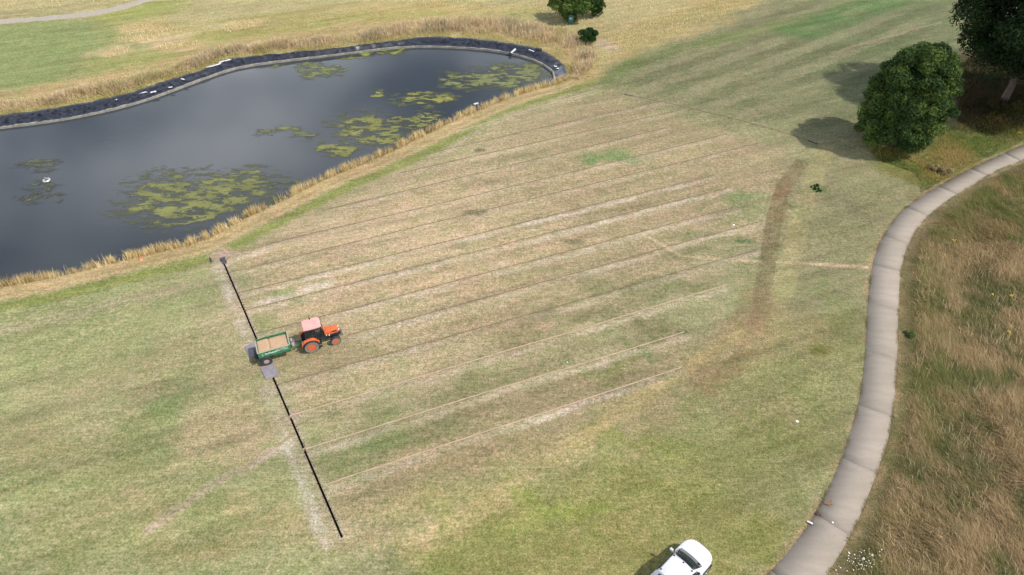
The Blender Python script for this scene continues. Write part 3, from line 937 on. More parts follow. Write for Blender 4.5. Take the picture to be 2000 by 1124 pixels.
# ------------------------------------------------------------------ path of concrete slabs
path = empty("path", (0, 0, 0)); tag(path, kind="structure")
nP = 900
cl = at_frac(PL, np.linspace(0, 1, nP)); cr_ = match(PR, cl)
mid = 0.5 * (cl + cr_)
arc = np.concatenate([[0], np.cumsum(np.linalg.norm(np.diff(mid, axis=0), axis=1))])
s0 = 0.0; i = 0
cuts = [0.0]
while cuts[-1] < arc[-1] - 2: cuts.append(cuts[-1] + random.choice([4.6, 5.2, 5.8]))
for k in range(len(cuts) - 1):
    a, b = cuts[k] + 0.009, min(cuts[k + 1], arc[-1]) - 0.009
    if b - a < 0.5: continue
    ss = np.linspace(a, b, 10)
    l_ = np.stack([np.interp(ss, arc, cl[:, q]) for q in (0, 1)], 1)
    r_ = np.stack([np.interp(ss, arc, cr_[:, q]) for q in (0, 1)], 1)
    c0 = 0.5 * (l_.mean(0) + r_.mean(0))
    zt = 0.02 + random.uniform(-0.002, 0.002)
    V, Q = [], []
    for zz in (zt, -0.12):
        for q in range(10): V += [(*(l_[q] - c0), zz), (*(r_[q] - c0), zz)]
    for q in range(9):
        Q.append((2 * q, 2 * q + 1, 2 * q + 3, 2 * q + 2))
        Q.append((2 * q, 2 * q + 2, 20 + 2 * q + 2, 20 + 2 * q)); Q.append((2 * q + 1, 20 + 2 * q + 1, 20 + 2 * q + 3, 2 * q + 3))
    Q += [(0, 20, 21, 1), (18, 19, 39, 38)]
    me = np_mesh("slab", V, quads=Q)
    bmx = bmesh.new(); bmx.from_mesh(me); bmesh.ops.recalc_face_normals(bmx, faces=bmx.faces); bmx.to_mesh(me); bmx.free()
    obj("slab", me, M_CONC, path, (c0[0], c0[1], 0))

# gravel path far left
M_GRAV = plain("gravel", alb((198, 186, 168)), 0.95, var=0.08, scale=2)
gl = smooth_line(S([(-400, 75), (-100, 50), (0, 42), (120, 33), (200, 24), (250, 12), (300, -4), (380, -35), (500, -70)]), 0.8, 2)
d = np.gradient(gl, axis=0); d /= np.linalg.norm(d, axis=1)[:, None]; nr = np.stack([-d[:, 1], d[:, 0]], 1)
rr = np.random.default_rng(3)
gw = 1.15 + 0.12 * rr.standard_normal(len(gl))
gz = np.array([ground_z(*p) for p in gl])
V = np.stack([np.concatenate([gl + nr * gw[:, None], (gz - 0.02)[:, None]], 1), np.concatenate([gl + nr * 0.5 * gw[:, None], (gz + 0.06)[:, None]], 1), np.concatenate([gl - nr * 0.5 * gw[:, None], (gz + 0.06)[:, None]], 1), np.concatenate([gl - nr * gw[:, None], (gz - 0.02)[:, None]], 1)], 1).reshape(-1, 3)
Q = [(4 * i + k, 4 * i + k + 1, 4 * (i + 1) + k + 1, 4 * (i + 1) + k) for i in range(len(gl) - 1) for k in range(3)]
tag(obj("gravel_path", np_mesh("gravel_path", V, quads=Q, shade_smooth=True), M_GRAV), kind="structure")

# ------------------------------------------------------------------ floating algae
def algae(name_lbl, ell, cover, tint, seed, cell=0.085, bandn=(0.9, 2.2)):
    """ell: list of (cx, cy, rx, ry) in survey units on the water plane"""
    cs = []
    for cx, cy, rx, ry in ell:
        p = survey(cx, cy, WATER_Z)
        ax = np.linalg.norm(survey(cx + rx, cy, WATER_Z) - survey(cx - rx, cy, WATER_Z)) / 2
        ay = np.linalg.norm(survey(cx, cy + ry, WATER_Z) - survey(cx, cy - ry, WATER_Z)) / 2
        cs.append((p, ax, ay))
    lo = np.min([c[0] - np.array([c[1], c[2]]) * 1.3 for c in cs], 0); hi = np.max([c[0] + np.array([c[1], c[2]]) * 1.3 for c in cs], 0)
    gx = np.arange(lo[0], hi[0], cell); gy = np.arange(lo[1], hi[1], cell)
    A, B = np.meshgrid(gx, gy); a, b = A.ravel(), B.ravel()
    w1 = (fbm(a * 0.5, b * 0.5, seed, 4) - 0.5); w2 = (fbm(a * 0.5, b * 0.5, seed + 5, 4) - 0.5)
    fld = np.full(len(a), -9.0)
    for p, ax, ay in cs:
        r = np.sqrt(((a + w1 * 3.0 - p[0]) / ax) ** 2 + ((b + w2 * 3.0 - p[1]) / ay) ** 2)
        fld = np.maximum(fld, 1 - r)
    tex = fbm(a * bandn[0], b * bandn[1], seed + 9, 5, 0.62)
    ridge = np.abs(fbm(a * 0.45, b * 0.8, seed + 3, 3) - 0.5)
    rn = np.random.default_rng(seed + 1).random(len(a))
    keep = (fld * 0.95 + (tex - 0.5) * 1.9 + (rn - 0.5) * 0.40 + (cover - 0.40) > 0.05) & (ridge > 0.012)
    K = keep.reshape(A.shape)[:-1, :-1]
    idx = np.arange(A.size).reshape(A.shape)
    q = np.stack([idx[:-1, :-1], idx[:-1, 1:], idx[1:, 1:], idx[1:, :-1]], -1)[K]
    if len(q) == 0: return
    used, inv = np.unique(q.ravel(), return_inverse=True)
    q = inv.reshape(-1, 4)
    rng = np.random.default_rng(seed)
    jx = (rng.random((len(used), 2)) - 0.5) * cell * 0.8
    zz = WATER_Z + 0.012 + 0.03 * np.clip(tex[used] - 0.35, 0, 1) + rng.random(len(used)) * 0.01
    V = np.stack([a[used] + jx[:, 0], b[used] + jx[:, 1], zz], 1)
    c0 = V.mean(0); c0[2] = WATER_Z
    t2 = fbm(a[used] * 0.8, b[used] * 1.6, seed + 21, 4)
    tt = np.array(tint) * 0.9 + np.array([6, 12, 14])
    c = alb(tt) * (0.50 + 0.55 * t2)[:, None]
    sub = np.clip(smooth(0.58, 0.38, tex[used]) * 0.8 + smooth(0.30, 0.0, fld[used]) * 0.55, 0, 0.9)[:, None]
    c = c * (1 - sub) + alb((84, 92, 80)) * sub
    ame = np_mesh("algae_mat", V - c0, quads=q, shade_smooth=True)
    set_col(ame, c, 1 - 0.85 * sub[:, 0])                # what lies under the surface shows less
    o = obj("algae_mat", ame, M_ALGAE, None, tuple(c0))
    tag(o, name_lbl, "algae", "green algae mats floating on the pond")


algae("large ragged yellow-green algae mat nearest the tractor side of the pond", [(330, 375, 85, 40), (430, 375, 100, 40), (365, 420, 75, 26), (470, 355, 60, 26)], 0.50, (166, 162, 86), 101)
algae("wide olive algae sheet at the curved far end of the pond", [(990, 150, 75, 24), (925, 158, 60, 16), (1030, 140, 36, 16)], 0.62, (164, 164, 92), 131)
algae("small algae strip off the liner above the wide olive sheet", [(978, 131, 14, 4)], 0.6, (174, 168, 84), 137)
algae("bright yellow algae patch in mid pond below the wide olive sheet", [(825, 195, 55, 16), (870, 190, 26, 8)], 0.50, (184, 176, 76), 151)
algae("broken algae patches against the straw bank, right half of pond", [(700, 245, 60, 24), (740, 265, 60, 20), (800, 240, 50, 18), (660, 290, 44, 18), (840, 222, 30, 10)], 0.42, (172, 166, 80), 171)
algae("thin scattered algae wisps left of the broken patches in mid pond", [(545, 255, 50, 8), (590, 268, 26, 7)], 0.36, (158, 156, 84), 191)
algae("faint algae cluster under the far liner, left of the yellow edge strip", [(605, 138, 26, 14), (640, 140, 26, 10), (545, 132, 16, 5), (665, 133, 14, 5)], 0.46, (156, 158, 86), 211)
algae("bright yellow-green algae strip along the far edging boards", [(735, 100, 50, 5), (790, 95, 30, 3), (690, 112, 30, 4)], 0.55, (186, 186, 72), 223)
algae("dim half-sunk weed bed above the floating white aerator", [(70, 325, 40, 10)], 0.40, (118, 116, 84), 241)
algae("dim half-sunk weed bed below the floating white aerator", [(95, 365, 40, 10), (70, 388, 44, 10)], 0.40, (118, 116, 84), 244)
algae("small round algae pad between the bright yellow patch and open water", [(744, 183, 14, 6)], 0.55, (174, 170, 80), 251)
algae("narrow algae fringe in the shallows beside the straw grass bank", [(565, 362, 26, 10), (540, 372, 14, 5)], 0.42, (150, 152, 86), 263)

# ------------------------------------------------------------------ long grass
def blades(name, pos, zb, length, width, az, lean, col, curve=0.5):
    """ribbon blades; lean = horizontal reach / length"""
    n_ = len(pos)
    d = np.stack([np.cos(az), np.sin(az)], 1)
    pr = np.stack([-d[:, 1], d[:, 0]], 1)
    tw = RNG.uniform(-0.9, 0.9, n_)
    pr = pr * np.cos(tw)[:, None] + d * np.sin(tw)[:, None]
    up = np.sqrt(np.clip(1 - lean ** 2, 0.02, 1))
    base = np.concatenate([pos, zb[:, None]], 1)
    mid_ = base.copy(); mid_[:, :2] += d * (length * lean * 0.40)[:, None]; mid_[:, 2] += length * up * 0.62
    tip = base.copy(); tip[:, :2] += d * (length * lean)[:, None]; tip[:, 2] += length * up * (1 - curve * 0.25 * lean)
    w = np.concatenate([pr * width[:, None], np.zeros((n_, 1))], 1)
    V = np.stack([base - w * 0.5, base + w * 0.5, mid_ - w * 0.45, mid_ + w * 0.45, tip], 1).reshape(-1, 3)
    i = np.arange(n_) * 5
    T = np.concatenate([np.stack([i, i + 1, i + 3], 1), np.stack([i, i + 3, i + 2], 1), np.stack([i + 2, i + 3, i + 4], 1)])
    C = np.repeat(col, 5, 0)
    return obj(name, np_mesh(name, V, tris=T, col=np.clip(C, 0.003, 0.9)), M_BLADE)


def scatter(poly, dens, clump=0.0, cscale=0.6, seed=1):
    poly = np.asarray(poly); lo, hi = poly.min(0), poly.max(0)
    n_ = int((hi - lo).prod() * dens)
    p = lo + RNG.random((n_, 2)) * (hi - lo)
    p = p[inside(p, poly)]
    if clump:
        k = smooth(0.5 - 0.3 * clump, 0.5 + 0.1, fbm(p[:, 0] * cscale, p[:, 1] * cscale, seed, 3))
        p = p[RNG.random(len(p)) < (1 - clump) + clump * k]
    return p


def pal(n_, cols, pos, seed, scale=0.5, jit=0.16, gain=1.5):
    """blade colours drawn from a palette by low frequency noise + jitter"""
    cols = np.array([alb(c) for c in cols])
    t = np.clip(smooth(0.25, 0.75, fbm(pos[:, 0] * scale, pos[:, 1] * scale, seed, 4)) + RNG.normal(0, 0.22, n_), 0, 0.999) * (len(cols) - 1)
    i = t.astype(int); f_ = (t - i)[:, None]
    c = cols[i] * (1 - f_) + cols[np.minimum(i + 1, len(cols) - 1)] * f_
    return c * gain * (1 + RNG.normal(0, jit, n_))[:, None]


# rough right of the path
rr_near = S([(1772, 481), (1762, 520), (1757, 560), (1755, 680), (1747, 800), (1717, 915), (1692, 985), (1662, 1050), (1617, 1124), (1560, 1200), (2150, 1200), (2060, 480)])
rr_far = S([(2060, 300), (2000, 318), (1912, 358), (1872, 383), (1832, 411), (1797, 443), (1772, 481), (2080, 480)])
for poly, dens, w0, nm, lbl in ((rr_near, 380, 0.017, "rough_grass", "tall windblown brown and green rough grass beside the near path"), (rr_far, 170, 0.024, "rough_grass", "tall dark green and straw rough grass inside the path bend")):
    p = scatter(poly, dens, 0.4, 0.9, 3)
    dpp = seg_dist(p, PR[::3])[0]
    h = 0.14 + 0.72 * smooth(0.5, 2.2, dpp) * (0.5 + 0.8 * fbm(p[:, 0] * 0.5, p[:, 1] * 0.5, 8, 3))
    n_ = len(p)
    az = R(135) + (fbm(p[:, 0] * 0.25, p[:, 1] * 0.25, 14, 3) - 0.5) * 3.2 + RNG.normal(0, 0.35, n_)
    c = pal(n_, [(102, 110, 64), (132, 132, 84), (164, 148, 106), (136, 114, 86), (194, 172, 130), (150, 130, 98), (182, 160, 120)] if nm and poly is rr_near else [(92, 106, 54), (116, 122, 66), (150, 136, 90), (132, 110, 78), (170, 150, 104)], p, 19, 0.5, 0.24, 1.75)
    gk = ((1 - smooth(1.5, 6.0, dpp)) * 0.55 * smooth(0.3, 0.6, fbm(p[:, 0] * 0.4, p[:, 1] * 0.4, 71, 3)))[:, None]
    c = c * (1 - gk) + alb((138, 140, 76)) * 1.5 * gk
    o = blades(nm, p, gz_many(p) - 0.02, h * RNG.uniform(0.7, 1.2, n_), np.full(n_, w0 * 0.8) * RNG.uniform(0.6, 1.4, n_), az, np.clip(RNG.normal(0.78, 0.14, n_), 0.2, 0.97), c)
    tag(o, lbl, "grass", kind="stuff")

p = scatter(rr_near, 14, 0.7, 0.5, 6)
p = p[seg_dist(p, PR[::3])[0] > 1.2]
n_ = len(p)
c = pal(n_, [(196, 176, 136), (222, 204, 164), (180, 156, 120)], p, 63, 0.5, 0.15, 1.7)
tag(blades("seed_stems", p, gz_many(p), RNG.uniform(0.6, 1.05, n_), np.full(n_, 0.02), R(135) + RNG.normal(0, 0.8, n_), np.clip(RNG.normal(0.5, 0.2, n_), 0.1, 0.95), c), "pale seed stems standing above the rough beside the path", "grass", kind="stuff")

# straw fringe on the near bank
nbf = resample(near_bank, 0.05)
n_ = 30000
i_ = RNG.integers(0, len(nbf) - 1, n_)
tang = np.gradient(nbf, axis=0); tang /= np.linalg.norm(tang, axis=1)[:, None]
nrm_ = np.stack([-tang[:, 1], tang[:, 0]], 1)
cen = pond_poly.mean(0)
nrm_ = -nrm_                                  # towards the water
off = RNG.normal(0.30, 0.28, n_)
p = nbf[i_] + nrm_[i_] * off[:, None]
cl_ = smooth(0.30, 0.62, fbm(p[:, 0] * 1.5, p[:, 1] * 1.5, 4, 3))
keep = RNG.random(n_) < 0.15 + 0.85 * cl_
p, off, i_, cl_ = p[keep], off[keep], i_[keep], cl_[keep]
n_ = len(p)
h = (0.30 + 0.62 * cl_) * RNG.uniform(0.5, 1.35, n_)
az = np.arctan2(nrm_[i_, 1], nrm_[i_, 0]) + RNG.normal(0, 0.8, n_)
c = pal(n_, [(128, 108, 66), (206, 182, 128), (230, 208, 158), (214, 190, 138), (160, 134, 86)], p, 29, 1.4, 0.28, 1.75)
zb = np.where(off > 0, -np.clip(0.12 + off * 1.0, 0, 0.72), 0.0) - 0.03
tag(blades("straw_grass", p, zb, h, np.full(n_, 0.022), az, np.clip(RNG.normal(0.42, 0.22, n_), 0.05, 0.9), c), "golden straw grass fringe along the near bank of the pond", "grass", kind="stuff")

# tall straw belt behind the liner and around the far end
belt = np.concatenate([bank_far[::3], bank_far[::-3] + 0])
bf = resample(bank_far, 0.05)
tang = np.gradient(bf, axis=0); tang /= np.linalg.norm(tang, axis=1)[:, None]
nr2 = np.stack([-tang[:, 1], tang[:, 0]], 1)
n_ = 62000
i_ = RNG.integers(0, len(bf) - 1, n_)
fr = i_ / len(bf)
wid = (3.2 + 4.5 * smooth(0.55, 0.85, fr)) * (1 - 0.75 * smooth(0.90, 1.0, fr))
o1 = RNG.random(n_)
off = 0.3 + o1 * wid
p = bf[i_] + nr2[i_] * off[:, None]
cl_ = smooth(0.32, 0.62, fbm(p[:, 0] * 0.5, p[:, 1] * 0.5, 9, 4))
keep = (RNG.random(n_) < 0.25 + 0.75 * cl_) & (~inside(p, pond_poly))
p, off, cl_, fr, o1 = p[keep], off[keep], cl_[keep], fr[keep], o1[keep]
n_ = len(p)
h = (0.25 + 0.85 * smooth(0.15, 0.5, o1) * (0.5 + 0.5 * cl_)) * RNG.uniform(0.6, 1.2, n_)
az = RNG.uniform(0, 2 * math.pi, n_)
c = pal(n_, [(164, 152, 122), (196, 176, 142), (216, 198, 164), (184, 162, 132), (204, 184, 142), (172, 164, 120)], p, 33, 0.3, 0.14, 1.9)
low = (1 - smooth(0.15, 0.4, o1))[:, None] * 0.7
c = c * (1 - low) + (alb((186, 176, 104)) * 1.5 * (1 + RNG.normal(0, .12, n_))[:, None]) * low
tag(blades("straw_grass", p, gz_many(p) - 0.02, h, np.full(n_, 0.045) * RNG.uniform(0.6, 1.4, n_), az, np.clip(RNG.normal(0.35, 0.18, n_), 0.02, 0.9), c), "tall pale straw grass belt behind the pond liner", "grass", kind="stuff")

# rough meadow beyond the pond
mp_ = S([(0, 0), (0, 20), (200, 10), (320, -10), (700, 0), (1060, 30), (1180, 60), (1280, 40), (1500, -10), (1500, -60), (0, -60)])
p = np.concatenate([scatter(mp_, 14, 0.6, 0.15, 12), scatter(S([(1190, 114), (1180, 70), (1260, 45), (1420, -5), (1540, -25), (1420, 28), (1290, 76)]), 30, 0.4, 0.3, 12),
                    scatter(S([(430, 58), (450, 44), (520, 36), (532, 44), (500, 54), (450, 64)]), 60), scatter(S([(300, 95), (330, 84), (386, 80), (392, 88), (330, 98)]), 60),
                    scatter(S([(230, 85), (240, 50), (320, 40), (335, 52), (360, 66), (300, 78)]), 45, 0.5, 0.3), scatter(S([(200, 110), (225, 96), (256, 92), (250, 102), (215, 114)]), 50),
                    scatter(S([(1110, 145), (1150, 100), (1185, 108), (1170, 130), (1130, 152)]), 60, 0.4, 0.4)])
n_ = len(p)
c = pal(n_, [(178, 170, 116), (200, 184, 134), (220, 202, 162), (206, 186, 140), (184, 168, 122)], p, 39, 0.2, 0.12, 1.95)
tag(blades("meadow_grass", p, gz_many(p) - 0.02, RNG.uniform(0.12, 0.38, n_), np.full(n_, 0.045), RNG.uniform(0, 6.28, n_), np.clip(RNG.normal(0.5, 0.2, n_), 0.05, 0.9), c), "pale dry meadow grass beyond the pond up to the gravel path", "grass", kind="stuff")

# rough between the round tree and the path
p = scatter(S([(1690, 290), (1760, 292), (1860, 250), (1930, 225), (2060, 170), (2060, 240), (1990, 282), (1880, 333), (1800, 378), (1790, 340), (1720, 315)]), 150, 0.5, 0.5, 15)
n_ = len(p)
c = pal(n_, [(84, 106, 44), (112, 124, 58), (146, 136, 76), (172, 150, 92)], p, 43, 0.3, 0.16, 1.7)
tag(blades("rough_grass", p, gz_many(p) - 0.02, RNG.uniform(0.15, 0.45, n_), np.full(n_, 0.03), R(135) + RNG.normal(0, 0.9, n_), np.clip(RNG.normal(0.6, 0.2, n_), 0.05, 0.95), c), "green and straw rough grass between the round tree and the path", "grass", kind="stuff")
p = scatter(S([(1868, 130), (1900, 110), (2080, 90), (2080, 215), (1990, 250), (1930, 268), (1870, 240)]), 60, 0.4, 0.5, 18)
n_ = len(p)
c = pal(n_, [(54, 66, 34), (70, 74, 40), (80, 64, 40), (96, 86, 52)], p, 49, 0.3, 0.2, 1.1)  # palette darkened: part of the corner trees' shade is in these colours
tag(blades("undergrowth", p, gz_many(p) - 0.02, RNG.uniform(0.3, 0.8, n_), np.full(n_, 0.05), RNG.uniform(0, 6.28, n_), np.clip(RNG.normal(0.55, 0.2, n_), 0.05, 0.95), c), "dark bracken and grass under the corner trees", "undergrowth", kind="stuff")
# grass creeping over both edges of the path
pe, pn = [], []
for L_, sg in ((PL, 1), (PR, -1)):
    q = resample(L_, 0.05)
    t_ = np.gradient(q, axis=0); t_ /= np.linalg.norm(t_, axis=1)[:, None]
    nn_ = np.stack([-t_[:, 1], t_[:, 0]], 1) * sg
    i_ = RNG.integers(0, len(q), 9000)
    pp_ = q[i_] - nn_[i_] * (np.abs(RNG.normal(0.05, 0.09, 9000)) - 0.04)[:, None]
    k_ = RNG.random(9000) < smooth(0.35, 0.6, fbm(pp_[:, 0] * 1.3, pp_[:, 1] * 1.3, 88, 3)) * 0.9 + 0.1
    pe.append(pp_[k_]); pn.append(np.arctan2(nn_[i_][k_, 1], nn_[i_][k_, 0]))
p = np.concatenate(pe); az = np.concatenate(pn); n_ = len(p)
c = pal(n_, [(126, 130, 76), (160, 150, 104), (190, 168, 130), (176, 150, 118)], p, 53, 0.8, 0.18, 1.3)
tag(blades("verge_grass", p, np.full(n_, 0.0), RNG.uniform(0.06, 0.20, n_), np.full(n_, 0.018), az + RNG.normal(0, 0.9, n_), np.clip(RNG.normal(0.75, 0.2, n_), 0.1, 0.97), c), "dry grass creeping over both edges of the concrete path", "grass", kind="stuff")
# short uneven turf: scattered upright tufts over the unmown side of the fairway
p = np.concatenate([scatter(S([(760, 1160), (860, 1060), (1150, 900), (1330, 800), (1480, 640), (1560, 620), (1690, 600), (1684, 740), (1655, 850), (1615, 950), (1550, 1055), (1470, 1160)]), 330, 0.6, 1.2, 16)])
ok = ~inside(p, S([(1225, 1160), (1320, 1050), (1400, 1080), (1400, 1160)]))
p = p[ok]; n_ = len(p)
c = pal(n_, [(128, 134, 66), (156, 158, 84), (178, 170, 104), (204, 186, 130)], p, 47, 0.9, 0.22, 1.25)
tag(blades("turf_grass", p, gz_many(p) - 0.01, RNG.uniform(0.04, 0.11, n_), np.full(n_, 0.012), RNG.uniform(0, 6.28, n_), np.clip(RNG.normal(0.7, 0.2, n_), 0.1, 0.95), c), "short uneven turf between the drain lines and the path", "grass", kind="stuff")

# ------------------------------------------------------------------ trees and bushes
def crown_mesh(name, lobes, n_leaf, leaf, tints, seed, shell=0.35):
    """leaf-sized faces through a crown built of many overlapping clumps"""
    rng = np.random.default_rng(seed)
    lobes = np.array(lobes)                        # cx cy cz r
    vol = lobes[:, 3] ** 2
    pick = rng.choice(len(lobes), n_leaf, p=vol / vol.sum())
    dirs = rng.standard_normal((n_leaf, 3)); dirs /= np.linalg.norm(dirs, axis=1)[:, None]
    flipz = (dirs[:, 2] < -0.35) & (rng.random(n_leaf) < 0.7)
    dirs[flipz, 2] *= -1
    rad = lobes[pick, 3] * (1 - shell * rng.random(n_leaf) ** 1.6)
    rad *= 1 + 0.12 * rng.standard_normal(n_leaf)
    c = lobes[pick, :3] + dirs * rad[:, None] * np.array([1, 1, 0.85])
    nrm = dirs * 0.8 + rng.standard_normal((n_leaf, 3)) * 0.55 + np.array([0, 0, 0.35])
    nrm /= np.linalg.norm(nrm, axis=1)[:, None]
    a = np.cross(nrm, rng.standard_normal((n_leaf, 3))); a /= np.linalg.norm(a, axis=1)[:, None] + 1e-9
    b = np.cross(nrm, a)
    s = leaf * rng.uniform(0.6, 1.35, n_leaf)[:, None]
    V = np.stack([c - a * s, c - b * s * 0.42 + nrm * s * 0.12, c + a * s, c + b * s * 0.42 + nrm * s * 0.12], 1).reshape(-1, 3)
    q = np.arange(n_leaf * 4).reshape(-1, 4)
    tints = np.array([alb(t) for t in tints])
    lobe_t = rng.random(len(lobes))
    t = np.clip(0.6 * lobe_t[pick] + 0.4 * rng.random(n_leaf), 0, 0.999) * (len(tints) - 1)
    i = t.astype(int); f_ = (t - i)[:, None]
    col = (tints[i] * (1 - f_) + tints[np.minimum(i + 1, len(tints) - 1)] * f_) * (1 + rng.normal(0, 0.12, n_leaf))[:, None]
    return np_mesh(name, V, quads=q, col=np.repeat(np.clip(col, 0.002, 0.8), 4, 0))


def make_tree(name, base, h, rx, ry, crown_lo, n_lobes, n_leaf, leaf, tints, seed, trunk_r, label, cat="tree", group=None, egg=0.0, lobe=(0.16, 0.30), lean=(0, 0), prof=None):
    rng = np.random.default_rng(seed)
    gz0 = ground_z(*base)
    root = empty(name, (base[0], base[1], gz0))
    tag(root, label, cat, group)
    cz, hz = (crown_lo + h) / 2, (h - crown_lo) / 2
    lobes = []
    for k in range(n_lobes):
        v = rng.standard_normal(3); v /= np.linalg.norm(v)
        rr_ = rng.uniform(0.62, 0.92) if k > n_lobes * 0.2 else rng.uniform(0.1, 0.6)
        taper = 1 - egg * max(0, v[2])
        r_ = rng.uniform(*lobe) * min(rx, ry, hz) * 1.15
        lobes.append((v[0] * rr_ * rx * taper + lean[0], v[1] * rr_ * ry * taper + lean[1], cz + v[2] * rr_ * hz, r_))
    if prof is not None:                       # outline given as radius at each height
        lobes = []
        for k in range(n_lobes):
            t_ = rng.random() ** 0.9
            a_ = rng.uniform(0, 2 * math.pi)
            rr_ = np.interp(t_, prof[0], prof[1]) * (rng.uniform(0.74, 1.06) if k > n_lobes * 0.15 else rng.uniform(0.2, 0.8))
            r_ = rng.uniform(*lobe) * rx
            rr_ = max(rr_ - r_ / rx * 0.8, 0)
            lobes.append((math.cos(a_) * rr_ * rx + lean[0], math.sin(a_) * rr_ * ry + lean[1], crown_lo + r_ * 0.6 + t_ * (h - crown_lo - r_ * 1.3), r_))
    lobes += [(lean[0], lean[1], cz, min(rx, hz) * 0.72)]
    obj("crown", crown_mesh("crown", lobes, n_leaf, leaf, tints, seed), M_LEAF, root)
    t = MB()
    t.tube([(0, 0, -0.2), (0.05, 0, crown_lo * 0.6), (0.1 + lean[0] * 0.2, 0.05, crown_lo + hz * 0.4), (lean[0] * 0.5, 0, cz), (lean[0] * 0.6, 0, cz + hz * 0.5)], [trunk_r * 1.35, trunk_r, trunk_r * 0.8, trunk_r * 0.5, trunk_r * 0.15], 10)
    tr = t.build("trunk", M_BARK, root)
    for k in range(9):
        lb = lobes[int(rng.integers(0, n_lobes))]
        z0 = min(lb[2] * 0.75, cz) * rng.uniform(0.6, 0.95)
        z0 = max(z0, crown_lo * 0.5 + 0.1)
        m_ = MB().tube([(lean[0] * 0.2, 0, z0), (lb[0] * 0.5, lb[1] * 0.5, (z0 + lb[2]) / 2 + 0.2), (lb[0], lb[1], lb[2])], [trunk_r * 0.45, trunk_r * 0.28, trunk_r * 0.08], 6)
        m_.build("limb", M_BARK, root)
    return root


G_MAIN = [(48, 74, 38), (68, 94, 46), (98, 122, 56), (126, 148, 68)]
make_tree("broadleaf_tree", survey(1742, 282), 10.9, 4.5, 4.3, 0.25, 230, 110000, 0.16, G_MAIN, 5, 0.26, "dense round dark green tree standing alone left of the path bend", lobe=(0.09, 0.25), prof=([0, 0.12, 0.35, 0.6, 0.8, 0.93, 1.0], [0.80, 0.95, 1.0, 0.97, 0.86, 0.66, 0.36]))
G_DARK = [(28, 46, 26), (38, 58, 30), (50, 72, 36), (64, 84, 40)]
make_tree("broadleaf_tree", survey(1960, 197), 20.0, 9.6, 8.5, 2.6, 150, 90000, 0.20, G_DARK, 8, 0.38, "big spreading dark tree in the top right corner with a pale trunk", egg=0.1, lobe=(0.12, 0.24), lean=(-0.5, 0))
make_tree("broadleaf_tree", survey(2092, 222), 18.0, 8.8, 8.0, 1.0, 110, 60000, 0.24, G_DARK, 9, 0.4, "dark tree crown cut off by the right edge of the picture", egg=0.1, lobe=(0.18, 0.3))
make_tree("shrub", survey(1114, 38), 5.0, 3.0, 2.7, 0.15, 50, 13000, 0.20, [(58, 84, 34), (84, 112, 46), (112, 136, 62), (128, 146, 70)], 12, 0.10, "large mid-green bush behind the green bin beyond the pond", "bush", egg=0.15, lobe=(0.2, 0.36))
make_tree("shrub", survey(1157, 32), 3.4, 1.6, 1.5, 0.15, 22, 4500, 0.18, [(44, 74, 34), (66, 98, 42), (88, 116, 50)], 14, 0.06, "smaller dark bush pressed against the large bush by the green bin", "bush", lobe=(0.25, 0.4))
make_tree("shrub", survey(1146, 83), 1.9, 1.55, 1.3, 0.05, 26, 6000, 0.12, [(36, 66, 30), (52, 86, 38), (70, 102, 46)], 13, 0.05, "small round dark green bush at the end of the pond", "bush", lobe=(0.25, 0.4))


def weed(name, px, py, h, r, n_leaf, tints, seed, label, cat="weeds", leaf=0.1):
    p = survey(px, py); rng = np.random.default_rng(seed)
    lob = [(rng.normal(0, r * 0.45), rng.normal(0, r * 0.45), h * rng.uniform(0.2, 0.65), h * rng.uniform(0.25, 0.4)) for _ in range(9)]
    o = obj(name, crown_mesh(name, lob, n_leaf, leaf, tints, seed, 0.8), M_LEAF, None, (p[0], p[1], ground_z(*p)))
    return tag(o, label, cat)


weed("nettle_clump", 1595, 371, 0.16, 0.6, 900, [(52, 100, 50), (70, 120, 64)], 31, "dark green weed clump beside the brown mown strip, nearer one")
weed("nettle_clump", 1592, 363, 0.14, 0.5, 700, [(52, 96, 50), (70, 116, 60)], 32, "dark green weed clump beside the brown mown strip, farther one")
weed("straw_tussock", 1832, 336, 0.8, 0.9, 5000, [(190, 166, 116), (214, 190, 140)], 33, "pale straw tussock at the path edge below the round tree", "tussock", 0.07)
weed("dock_plant", 1774, 655, 0.4, 0.5, 900, [(84, 112, 60), (112, 136, 72)], 34, "dark green leafy plant hard against the right side of the path", "plant", 0.07)
weed("bramble", 1945, 215, 1.0, 1.2, 1500, [(92, 62, 36), (66, 70, 34), (110, 80, 44)], 35, "russet bramble under the big dark tree", "bramble", 0.12)

# ------------------------------------------------------------------ vehicles: materials
M_TYRE = plain("tyre_rubber", (0.030, 0.030, 0.034), 0.85, var=0.25, scale=8, bump=0.3, bscale=30)
M_TYREW = plain("tyre_dusty", alb((150, 142, 126)), 0.95, var=0.15, scale=10)
M_ORANGE = plain("orange_paint", (0.56, 0.115, 0.030), 0.45, var=0.16, scale=5)
M_RIM = plain("orange_rim", (0.58, 0.10, 0.04), 0.5, var=0.12, scale=8)
M_PINK = plain("faded_roof", (0.68, 0.34, 0.31), 0.6, var=0.10, scale=2)
M_DARK = plain("dark_metal", (0.022, 0.024, 0.030), 0.5, var=0.3, scale=8)
M_GREYM = plain("grey_metal", (0.16, 0.16, 0.17), 0.55, metal=0.3, var=0.2, scale=8)
M_SEAT = plain("seat_vinyl", (0.05, 0.05, 0.055), 0.6, var=0.15)
M_GREEN = plain("trailer_green", (0.028, 0.150, 0.060), 0.5, var=0.25, scale=5)
M_GREENW = plain("worn_green_edge", alb((190, 196, 168)), 0.7, var=0.2, scale=9)
M_WHITEL = plain("white_lettering", (0.66, 0.72, 0.66), 0.6, var=0.05)
M_LAMP = plain("lamp_lens", (0.75, 0.75, 0.72), 0.2, var=0.05)
